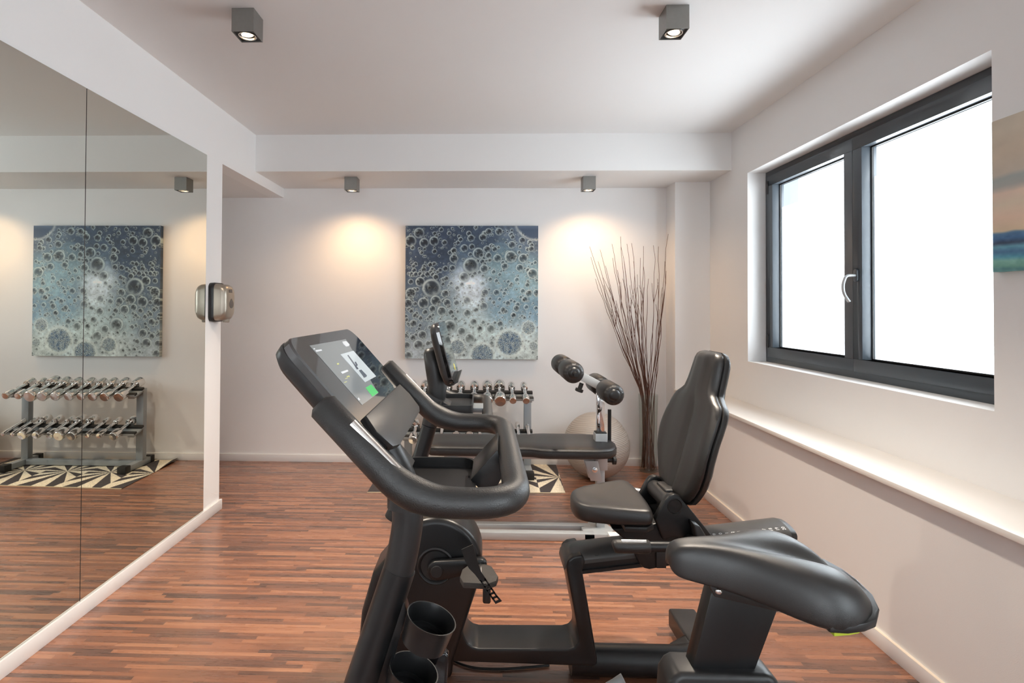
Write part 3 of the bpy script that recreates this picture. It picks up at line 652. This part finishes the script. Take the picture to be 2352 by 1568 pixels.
# matte reading ledge across the lower part of the console face
la = Ln - .062
MB().loft([[t + d * v + n * h + Vector((0, yc + u, 0)) for u, v in ((-.165, la), (.168, la), (.178, la + .03), (.165, Ln + .004), (.14, Ln + .010), (-.13, Ln + .010), (-.165, Ln + .002), (-.178, la + .03))] for h in (-.004, .007)]).build('reading_ledge', BLK, UB, bevel=.002)
# handlebar loop
def loop_path(x, z, ya, yb, gtop, gb):
    return fillet([(gtop[0], ya + .008, gtop[1]), (gb[0], ya, gb[1]), (x, ya, z), (x, yb, z), (gb[0], yb, gb[1]), (gtop[0], yb - .008, gtop[1])], [0, .055, .085, .085, .055, 0], 9)
hp = loop_path(.052, 1.083, .712, 1.208, (-.219, 1.212), (-.094, 1.086))
rad = []
for p in hp:
    k = max(0, 1 - abs(p.x + .094) / .05); rad.append(.0205 + .003 * k)
e0 = (Vector(hp[0]) - Vector(hp[1])).normalized(); e1 = (Vector(hp[-1]) - Vector(hp[-2])).normalized()
path = [hp[0] + e0 * .006] + hp + [hp[-1] + e1 * .006]; rad = [.014] + rad + [.014]
hb = MB().tube(path, rad, 20).build('handlebar', FOAM, UB, smooth=60)
for s, y in ((-1, .714), (1, 1.206)):
    a = Vector((-.188, y, 1.180)); b = Vector((-.108, y, 1.099)); g = (b - a).normalized(); up = Vector((-g.z, 0, g.x)); up = up if up.z > 0 else -up
    o = up * .0150 + Vector((0, -.003, 0)); rings = []
    pts = [a + o - g * .003, a + o, a.lerp(b, .5) + o, b + o, b + o + g * .003]
    MB().tube(pts, [.003, .0078, .0078, .0078, .003], 12).build('pulse_sensor', STEEL, hb)
# neck, post, tray, bracket
pp = fillet([(-.335, .96, .30), (-.143, .96, .887), (-.128, .96, 1.00), (-.205, .96, 1.145)], [0, .10, .10, 0], 8)
MB().tube(pp[:1] + [Vector((-.148, .96, .872))], [.034, .0295], 24).build('post', BLK2, UB, smooth=60)
MB().tube([Vector((-.1485, .96, .8735))] + pp[2:], .0285, 24).build('neck', BLK, UB, smooth=60)
MB().loft([[(x + a, y, z + b) for x, y, z in ((-.175, .90, 1.105), (-.128, .905, 1.050), (-.128, 1.02, 1.050), (-.175, 1.02, 1.105))] for a, b in ((-.012, -.010), (0, 0))]).build('neck_plate', BLK, UB, bevel=.002)
hollow(MB(), [(-.083 + u, .967 + v) for u, v in rrect(.148, .235, .028)], [(-.083 + u, .967 + v) for u, v in rrect(.136, .223, .024)], 1.016, 1.040, 1.022, lambda u, v, h: (u, v, h)).build('tray', BLK, UB, smooth=40)
tr = UB.children[-1]
for y in (.885, 1.015): MB().box(-.024, y - .004, 1.0218, -.0215, y + .004, 1.0232).build('drain_slot', GLOSS, tr)
ga = xz([(1080, 1102), (1143, 1032), (1158, 1086), (1140, 1122), (1100, 1122)], .93)
MB().loft([[(x, .93, z) for x, z in ga], [(x + .004, 1.045, z + .004) for x, z in ga]]).build('loop_bracket', BLK2, UB, bevel=.002)
# cup holders
axc = Vector((.31, 0, .95)).normalized()
cp = MB()
for c, dep in ((Vector((-.087, .93, .798)), .047), (Vector((-.118, .93, .706)), .047)):
    MB().lathe([(.030, -dep), (.040, -dep + .004), (.0445, 0), (.0455, .003), (.0435, .003), (.0415, -.004), (.0375, -.030), (.036, -.030), (.034, -dep + .010), (.001, -dep + .008)], c, axc, 36).build('cup_holder', BLK2, UB, smooth=40)
    if c.z < .75: MB().loft([[c + axc * h + Vector((.95, 0, -.31)) * u + Vector((0, 1, 0)) * v for u, v in rrect(.034, .006, .0025)] for h in (-.0395, -.0372)]).build('slot', GLOSS, UB.children[-1])
MB().prism([(-.165, .825), (-.140, .826), (-.132, .80), (-.17, .66), (-.20, .62), (-.24, .62)], .945, .975).build('cup_bracket', BLK2, UB, bevel=.003)
MB().prism(xz([(985, 1500), (1022, 1500), (1030, 1508), (1022, 1640), (960, 1640)], 1.0), 1.0, 1.02).build('cup_bracket', GLOSS, UB, bevel=.003)
# saddle
SX = [.337, .343, .360, .40, .45, .50, .545, .585, .615, .636, .645]
SW = [.012, .022, .030, .038, .055, .094, .126, .127, .113, .092, .074]
ST = [.905, .921, .929, .931, .929, .927, .924, .918, .905, .886, .872]
SB = [.890, .878, .873, .867, .859, .849, .842, .842, .848, .855, .860]
SG = [0, 0, .000, .000, .003, .012, .021, .025, .021, .012, .004]
rings = []
for x, w, zt, zb, g in zip(SX, SW, ST, SB, SG):
    hgt = zt - zb; pr = [(0, zt - g), (.12 * w, zt - g * .9), (.30 * w, zt - g * .06), (.52 * w, zt), (.76 * w, zt - .07 * hgt), (.92 * w, zt - .28 * hgt), (.99 * w, zt - .60 * hgt), (1.0 * w, zb + .10 * hgt), (.95 * w, zb - .002), (.5 * w, zb + .004), (0, zb + .004)]
    ring = [(x, .96 - a, z) for a, z in pr] + [(x, .96 + a, z) for a, z in pr[-2:0:-1]]; rings.append(ring)
sd = MB().loft(rings).build('saddle', SKIN, UB, smooth=180, subsurf=2)
oh = [(.546, .121), (.572, .125), (.600, .121), (.623, .112), (.641, .093), (.653, .062), (.6575, .02)]
pts = [(x, .96 - y) for x, y in oh] + [(x, .96 + y) for x, y in oh[::-1]]
MB().loft([[(x, y, .843 + (x - .55) * .05 + 6.5 * max(0, x - .615) ** 2) for x, y in pts], [(x + .003, y, .856 + (x - .55) * .08 + 6.8 * max(0, x - .615) ** 2) for x, y in pts]]).build('rear_trim', BLK, sd, bevel=.003)
MB().prism(xz([(1915, 1422), (1974, 1414), (1980, 1446), (1974, 1455), (1952, 1459), (1916, 1462)], .846), .846, .93).build('release_lever', YEL, sd, bevel=.0015)
q = xz([(1640, 1340), (1792, 1385), (1735, 1537), (1590, 1537)], .945)
MB().prism(q, .945, .978).build('seat_post', BLK2, UB, bevel=.002)
spn = UB.children[-1]
q = xz([(1627, 1343), (1640, 1335), (1668, 1340), (1790, 1388), (1785, 1402), (1660, 1372), (1640, 1368)], .940); MB().prism(q, .935, .945).build('saddle_clamp', BLK, UB, bevel=.002)
q = xz([(1612, 1318), (1650, 1330), (1800, 1375), (1780, 1395), (1645, 1352)], .94); MB().prism(q, .945, .978).build('saddle_clamp', BLK, UB, bevel=.002)
p = at(1650, 1357, .935); MB().sphere((p.x, .934, p.z), .0060, 10, 1, .6, 1).build('bolt', CHR, UB.children[-2])
# body below the seat post and the low frame
MB().prism([(.300, .30), (.330, .69), (.340, .706), (.352, .713), (.505, .713), (.522, .700), (.526, .66), (.53, .30)], .928, .995).build('tower_cover', BLK, UB, bevel=.010, seg=3)
MB().prism([(.352, .30), (.360, .682), (.366, .688), (.492, .688), (.498, .682), (.50, .30)], .9255, .93).build('access_panel', BLK2, UB)
MB().prism([(-.40, .10), (-.36, .34), (-.22, .46), (.0, .50), (.18, .48), (.36, .40), (.56, .32), (.60, .10)], .90, 1.02).build('drive_housing', BLK, UB, bevel=.02, seg=3)
for x in (-.38, .56): MB().box(x - .05, .70, .0, x + .05, 1.22, .10).build('floor_foot', BLK, UB, bevel=.012)
c0 = at(1432, 1559, .80); MB().tube(fillet([(c0.x - .06, .80, c0.z - .045), (c0.x - .026, .80, c0.z - .014), (c0.x, .80, c0.z)], .02), [.006] + [.0065] * 7 + [.008], 12).build('pedal_strap', mat('grey_rubber', (.16, .16, .16), .5), UB)

# ------------------------------------------------------------------ recumbent exercise bike (behind it)
RB = root('recumbent_exercise_bike', (.35, 1.95, 0), 'black recumbent exercise bike with tall backrest seat, in the middle of room', 'exercise bike')
cc0 = (-.159, .434); R0 = .166
arc = [(cc0[0] + R0 * math.cos(a), cc0[1] + R0 * math.sin(a)) for a in np.linspace(math.radians(-22), math.radians(165), 30)]
ho = arc + [(-.385, .40), (-.425, .26), (-.435, .14), (-.43, .03), (-.10, .03), (-.094, .10)]
MB().prism(ho, 1.858, 2.042).build('flywheel_housing', BLK2, RB, bevel=.022, seg=4, smooth=60)
MB().lathe([(.064, -.004), (.066, .004), (.061, .008), (.054, .004), (.052, .0012), (.002, .0012)], (cc0[0], 1.858, cc0[1]), (0, -1, 0), 40).build('crank_disc', BLK, RB)
pe = at(1108, 1297, 1.83)
def capsule(a, b, ra, rb, n=12):
    a, b = Vector((a[0], 0, a[1])), Vector((b[0], 0, b[1])); th = math.atan2(b.z - a.z, b.x - a.x)
    return [(a.x + ra * math.cos(th + PI / 2 + PI * k / n), a.z + ra * math.sin(th + PI / 2 + PI * k / n)) for k in range(n + 1)] + [(b.x + rb * math.cos(th - PI / 2 + PI * k / n), b.z + rb * math.sin(th - PI / 2 + PI * k / n)) for k in range(n + 1)]
MB().prism(capsule((-.152, .432), (pe.x - .006, pe.z), .034, .022), 1.822, 1.850).build('crank_arm', BLK2, RB, bevel=.005, smooth=50)
ca = RB.children[-1]
MB().lathe([(.0215, -.002), (.0215, .003), (.019, .005), (.002, .005)], (-.152, 1.822, .432), (0, -1, 0), 28).build('crank_cap', BLK, ca)
MB().tube([(pe.x - .006, 1.83, pe.z), (pe.x - .006, 1.70, pe.z)], .008, 12).build('pedal_axle', STEEL, ca)
pz = .455; po_ = [(-.072, 1.70), (-.060, 1.665), (.020, 1.660), (.048, 1.68), (.055, 1.71), (.035, 1.775), (.0, 1.80), (-.04, 1.79), (-.066, 1.75)]
po_ = [(x + .004, y + .035) for x, y in po_]
MB().vprism(po_, pz - .014, pz + .006).build('pedal', mat('worn_pedal_rubber', (.045, .040, .036), .7, bump=(700, .4)), RB, bevel=.004)
pdl = RB.children[-1]
MB().box(.008, 1.72, pz - .075, .034, 1.76, pz - .018).build('pedal_weight', BLK, pdl, bevel=.006)
sp = [(1073, 1256, 13), (1080, 1280, 13), (1088, 1300, 11), (1098, 1316, 7), (1108, 1330, 6.5), (1117, 1343, 6.5), (1123, 1352, 6.5), (1129, 1361, 6.5), (1135, 1370, 6.5), (1142, 1379, 7)]
stp = MB(); pr_ = []
for u, v, w in sp: a, b = at(u - w, v + w * .45, 1.68), at(u + w, v - w * .45, 1.68); pr_.append((a, b))
def strip(qs, th=.003):
    stp.loft([[q + Vector((0, dy, 0)) for q in qs] for dy in (0, th)])
for i in range(4): strip([pr_[i][0], pr_[i][1], pr_[i + 1][1], pr_[i + 1][0]])
for i in range(4, 9):
    a0, b0, a1, b1 = pr_[i][0], pr_[i][1], pr_[i + 1][0], pr_[i + 1][1]
    strip([a0, a0.lerp(b0, .25), a1.lerp(b1, .25), a1]); strip([a0.lerp(b0, .75), b0, b1, a1.lerp(b1, .75)]); strip([a0, b0, a0.lerp(a1, .4).lerp(b0.lerp(b1, .4), 1), a0.lerp(a1, .4)])
strip([pr_[9][0], pr_[9][1], pr_[9][1] + (pr_[9][1] - pr_[8][1]) * .5, pr_[9][0] + (pr_[9][0] - pr_[8][0]) * .5])
stp.build('pedal_strap', RUB, pdl, smooth=0)
# frame: beam, slanted post and nose in one profile
fo = [(1060, 1440), (1066, 1462), (1074, 1477), (1085, 1486), (1100, 1490), (1305, 1491), (1320, 1487), (1329, 1476), (1330, 1460), (1303, 1318), (1301, 1300), (1305, 1287), (1316, 1279), (1338, 1275), (1345, 1290), (1338, 1312), (1372, 1512), (1372, 1526), (1362, 1531), (1040, 1520), (1030, 1500)]
MB().prism(xz(fo, 1.876), 1.876, 2.024).build('frame', BLK2, RB, bevel=.007, seg=3, smooth=50)
# lower spine and rear stabiliser
MB().tube([(.33, 1.95, .058), (.72, 1.95, .058), (.80, 1.95, .062), (.86, 1.95, .062)], [.053, .053, .056, .06], 24, flat=1.0).build('spine_tube', BLK2, RB, smooth=60)
MB().loft([[(x, y, .058 + zz) for x, y, zz in ((.70, 1.95 - a, -s), (.70, 1.95 + a, -s), (.70, 1.95 + a, s), (.70, 1.95 - a, s))] for a, s, yy in ((.05, .04, 0),)] + [[(.80, 1.95 - .12, .02), (.80, 1.95 + .12, .02), (.80, 1.95 + .12, .098), (.80, 1.95 - .12, .098)]]).build('spine_flare', BLK2, RB, bevel=.02, seg=3, smooth=60)
MB().box(.785, 1.68, .022, .895, 2.225, .098).build('stabiliser', BLK, RB, bevel=.010, seg=3)
for y in (1.72, 2.18): MB().lathe([(.024, 0), (.024, .024)], (.84, y, 0), n=16).build('floor_foot', RUB, RB.children[-1 - (y > 2)])
MB().box(-.40, 1.74, .0, -.30, 2.16, .05).build('stabiliser', BLK, RB, bevel=.010)
# seat rail with its scale
def rail_z(x): return .451 + .134 * (x - .362)
rx0, rx1 = .335, 1.095
def rring(x, prof): return [(x, y, rail_z(x) + h) for y, h in prof]
rp = [(1.880, -.002)] + [(1.95 - .070 * math.cos(a), .026 * math.sin(a)) for a in np.linspace(.08, PI - .08, 12)] + [(2.02, -.002)]
rpr = rp + [(2.02, -.012), (1.88, -.012)]
MB().loft([rring(rx0 - .036, [(1.95 + (y - 1.95) * .90, h * .4 - .026) for y, h in rpr]), rring(rx0 - .033, [(1.95 + (y - 1.95) * .94, h * .8 - .014) for y, h in rpr]), rring(rx0 - .020, [(1.95 + (y - 1.95) * .97, h * .97 - .004) for y, h in rpr]), rring(rx0, rpr), rring(rx1, rpr)]).build('seat_rail', mat('charcoal_satin_rail', (.06, .058, .056), .35), RB, smooth=50)
rl = RB.children[-1]
MB().loft([rring(rx1, [(y, h) for y, h in rpr]), rring(rx1 + .020, [(1.95 + (y - 1.95) * .98, h * .9 - .004) for y, h in rpr])]).build('end_cap', BLK, rl, smooth=50)
grv = MB()
grv.loft([rring(x, [(1.893, -.012), (2.007, -.012), (2.007, -.050), (1.893, -.050)]) for x in (rx0 + .02, rx1 - .01)])
grv.loft([rring(x, [(1.885, -.038), (1.893, -.038), (1.893, -.050), (1.885, -.050)]) for x in (rx0 + .02, rx1 - .02)])
grv.loft([rring(x, [(1.885, -.012), (1.893, -.012), (1.893, -.018), (1.885, -.018)]) for x in (rx0 + .02, rx1 - .02)]).build('rail_channel', BLK2, rl)
p = at(1374, 1281, 1.886); MB().box(p.x - .012, 1.884, p.z - .012, p.x + .012, 1.893, p.z + .010).build('stop_block', BLK, rl, bevel=.002)
MB().sphere((p.x, 1.884, p.z), .0055, 8, 1, .6, 1).build('screw', CHR, rl.children[-1])
txt = bpy.data.curves.new('scale_numbers', 'FONT'); txt.body = '\n'.join(f'{i:02d}' for i in range(1, 21)); txt.size = .0165; txt.space_line = 1.0; txt.extrude = .0002
txt.align_x = 'CENTER'; txt.space_line = .0218 / .0165
to = bpy.data.objects.new('scale_numbers', txt); COL.objects.link(to); to.parent = rl; txt.materials.append(WHT)
# lines run along the rail, each number reads across it
to.location = Vector((.672, 1.915, rail_z(.672) + .0228)) - RB.location
ex = Vector((0, 1, .30)).normalized(); ly = Vector((-1, 0, -.134)).normalized(); ez = ex.cross(ly); ez = ez if ez.z > 0 else ez
to.rotation_euler = Matrix((ex, ly, ex.cross(ly))).transposed().to_euler()
bpy.context.view_layer.update(); tm = bpy.data.meshes.new_from_object(to.evaluated_get(bpy.context.evaluated_depsgraph_get()))
tn = bpy.data.objects.new('scale_numbers', tm); COL.objects.link(tn); tn.parent = rl; tn.location = to.location; tn.rotation_euler = to.rotation_euler
bpy.data.objects.remove(to); tn.name = 'scale_numbers'
# carriage, hinge, seat, backrest
q = xz([(1405, 1214), (1560, 1196), (1580, 1240), (1568, 1292), (1535, 1300), (1492, 1308), (1478, 1305), (1466, 1290), (1450, 1252)], 1.86)
MB().prism(q, 1.858, 2.042).build('seat_carriage', BLK2, RB, bevel=.008, seg=3)
q = xz([(1507, 1250), (1530, 1250), (1530, 1304), (1507, 1304)], 1.852); MB().prism(q, 1.848, 1.86).build('carriage_cover', BLK, RB, bevel=.003)
hg = xz([(1527, 1149), (1536, 1138), (1549, 1134), (1562, 1139), (1645, 1242), (1652, 1262), (1600, 1262), (1580, 1245), (1552, 1232), (1523, 1240), (1512, 1210), (1504, 1192)], 1.84)
hp_ = MB().prism(hg, 1.838, 1.865).build('hinge_bracket', BLK2, RB, bevel=.005, seg=3)
MB().prism(hg, 2.035, 2.062).build('hinge_bracket', BLK2, RB, bevel=.005, seg=3)
p = at(1549.5, 1162, 1.838); MB().lathe([(.026, -.002), (.026, .0015), (.0245, .003), (.023, .0015), (.002, .0015)], (p.x, 1.838, p.z), (0, -1, 0), 32).build('pivot_cap', BLK2, hp_)
MB().tube([(p.x - .005, 1.866, p.z - .004), (p.x - .005, 2.034, p.z - .004)], .030, 24).build('hinge_barrel', BLK, RB)
q = xz([(1590, 1200), (1606, 1206), (1622, 1232), (1632, 1262), (1600, 1262), (1596, 1230)], 1.80); MB().prism(q, 1.79, 1.838).build('hinge_guard', BLK, RB, bevel=.006, seg=3)
half = [(.332, 0), (.335, .045), (.350, .080), (.385, .106), (.43, .127), (.48, .147), (.53, .164), (.565, .172), (.582, .165), (.590, .13), (.594, .06), (.595, 0)]
so_ = [(x, 1.95 - y) for x, y in half] + [(x, 1.95 + y) for x, y in half[-2:0:-1]]
def sring(s, z, rise=0): return [(.47 + (x - .47) * s, 1.95 + (y - 1.95) * s, z + rise * (x - .33)) for x, y in so_]
MB().loft([sring(.88, .588, .10), sring(.965, .592, .10), sring(1.0, .606, .10), sring(1.0, .634, .05), sring(.975, .648, .05), sring(.93, .655, .05), sring(.80, .658, .045), sring(.5, .652, .04), sring(.2, .649, .04)]).build('seat', SKIN, RB, smooth=180, subsurf=1)
st_o = RB.children[-1]
MB().loft([[(x, y, z + .10 * (x - .33)) for x, y in [(.49, 1.80), (.56, 1.782), (.588, 1.80), (.594, 1.95), (.588, 2.10), (.56, 2.118), (.49, 2.10)]] for z in (.572, .590)]).build('seat_pan', BLK, st_o, bevel=.003)
# backrest
Wp = [(0, .085), (.03, .125), (.08, .155), (.15, .185), (.25, .212), (.38, .222), (.50, .217), (.60, .205), (.66, .188), (.695, .150), (.725, .122), (.78, .110), (.88, .102), (.96, .095), (.985, .080), (1.0, .050)]
def bw(s): return float(np.interp(s, [a for a, _ in Wp], [b for _, b in Wp]))
Bt, Bb = Vector((.826, 1.95, 1.197)), Vector((.690, 1.95, .672)); ub = (Bt - Bb); Lb = ub.length; ub.normalize(); nb = Vector((-ub.z, 0, ub.x))   # nb: towards the sitter
def bpt(s, tt, front):
    w = bw(s); wing = .036 * math.exp(-((s - .38) / .26) ** 2) * tt * tt
    ridge = .010 * math.exp(-(tt / .55) ** 6) * (1 if s < .97 else .3)
    groove = -.011 * math.exp(-((tt + .12) / .085) ** 2) * (1 / (1 + math.exp((s - .66) * 40)))
    edge = -.020 * max(0, (abs(tt) - .80) / .20) ** 2
    tb = -.014 * max(0, (s - .95) / .05) ** 2 - .014 * max(0, (.05 - s) / .05) ** 2
    h = wing * .75 + (ridge + groove + edge + tb if front else 0) - (0.020 if not front else 0)
    return Bb + ub * (s * Lb) + nb * h + Vector((0, w * tt, 0))
ss = sorted(set(list(np.linspace(0, 1, 34)) + [.675, .71, .985])); ts = [-1, -.95, -.88, -.78, -.66, -.5, -.36, -.26, -.20, -.14, -.08, 0, .1, .25, .42, .58, .72, .82, .9, .96, 1]
vs = []; fs = []; nt = len(ts)
for s in ss:
    for tt in ts: vs.append(bpt(s, tt, True))
for i in range(len(ss) - 1):
    for j in range(nt - 1): fs.append((i * nt + j, i * nt + j + 1, (i + 1) * nt + j + 1, (i + 1) * nt + j))
per = [(s, -1) for s in ss] + [(1, tt) for tt in ts[1:]] + [(s, 1) for s in ss[-2::-1]] + [(0, tt) for tt in ts[-2:0:-1]]
def perring(h, k): return [Bb + ub * (.5 * Lb + (s - .5) * Lb * k) + nb * (.027 * math.exp(-((s - .38) / .26) ** 2) * tt * tt + h) + Vector((0, bw(s) * tt * k, 0)) for s, tt in per]
bm_ = MB().add(vs, fs); bm_.loft([perring(-.034, 1), perring(-.022, 1)], cap=False)
loop_i = []
bk = MB().add(vs, fs)
fr_ring = [bpt(s, tt, True) for s, tt in per]
bk.loft([fr_ring, perring(-.028, 1.0), perring(-.032, .985)], cap=False); bk.add(perring(-.032, .985), [tuple(range(len(per)))])
bk.build('backrest', SKIN, RB, smooth=50)
MB().loft([perring(-.033, .985), perring(-.036, 1.012), perring(-.050, 1.008), perring(-.060, .95), perring(-.066, .80)]).build('back_shell', BLK, RB, smooth=50)
MB().box(.66, 1.90, .60, .72, 2.0, .70).build('back_mount', BLK, RB, bevel=.01)
# side handles
for s in (-1, 1):
    y = 1.95 + s * .252
    h = MB().tube([(.424, y, .586), (.428, y, .587), (.436, y, .587), (.535, y, .587), (.541, y, .587)], [.012, .0185, .0212, .0212, .018], 20).build('side_handle', FOAM, RB, smooth=50)
    MB().tube(fillet([(.53, y, .587), (.66, y, .588), (.72, y - s * .05, .575), (.72, 1.95 + s * .08, .545)], .05), .0165, 14).build('handle_tube', STEEL if s > 0 else BLK2, h, smooth=60)
    MB().tube([(.447, y - .004, .6028), (.450, y - .004, .6035), (.528, y - .004, .6035), (.531, y - .004, .6028)], [.002, .0072, .0072, .002], 10).build('pulse_sensor', STEEL, h)
# mast, console, loop and tray
mp_ = [at(u, v, 1.95) for u, v in ((905, 1190), (967, 1044), (986, 977))]
MB().tube(mp_, [.036, .0285, .0285], 22).build('mast', BLK2, RB, smooth=60)
mq = [at(u, v, 1.95) for u, v in ((986.4, 975.5), (1001, 925), (1005, 885), (997, 840), (988, 808), (985, 800))]
MB().tube(mq, [.029, .033, .036, .034, .026, .016], 22).build('neck', BLK, RB, smooth=60)
t2, d2, n2, L2, yc2, sg2 = console(RB, (-.149, 1.297), (-.0905, 1.080), 1.775, 2.128, .034, 0, 0, None)
pl = t2 + d2 * (L2 - .012)
MB().loft([[pl + d2 * v + n2 * h + Vector((0, yc2 - pl.y + u, 0)) for h, v in ((0, 0), (.0155, -.003), (.0155, .002), (0, .006))] for u in (-.165, .165)]).build('reading_ledge', BLK, RB, bevel=.001)
pl = t2 + d2 * (L2 * .80); MB().loft([[pl + n2 * h + d2 * (.013 * math.cos(2 * PI * k / 6)) + Vector((0, 1.99 - pl.y + .013 * math.sin(2 * PI * k / 6), 0)) for k in range(6)] for h in (.0004, .001)]).build('display_symbol', emis('display_yellow_mark', (.65, .55, .05, 1), .6), sg2, smooth=0)
MB().tube(loop_path(.022, .972, 1.72, 2.18, (-.20, 1.02), (-.12, .972)), .0195, 18).build('handlebar', FOAM, RB, smooth=60)
hollow(MB(), [(-.088 + u, 1.945 + v) for u, v in rrect(.118, .25, .02)], [(-.088 + u, 1.945 + v) for u, v in rrect(.108, .24, .016)], .968, 1.008, .992, lambda u, v, h: (u, v, h)).build('tray', BLK, RB, smooth=40)
MB().box(-.03, 1.90, .968, .022, 2.0, .985).build('loop_bracket', RACK, RB, bevel=.002)
MB().prism([(-.20, 1.04), (-.10, .985), (-.10, .965), (-.22, .97)], 1.90, 2.0).build('neck_plate', BLK, RB, bevel=.003)

# ------------------------------------------------------------------ power cable on the floor
pts = [(-.16, 2.06, .006), (-.087, 1.990, .006), (-.02, 1.963, .006), (.077, 1.962, .006), (.175, 1.975, .006), (.26, 1.99, .006)]
tag(MB().tube(fillet(pts, .04), .0045, 8).build('power_cable', BLK2, smooth=60), 'thin black power cable lying on the floor under the recumbent bike', 'cable')
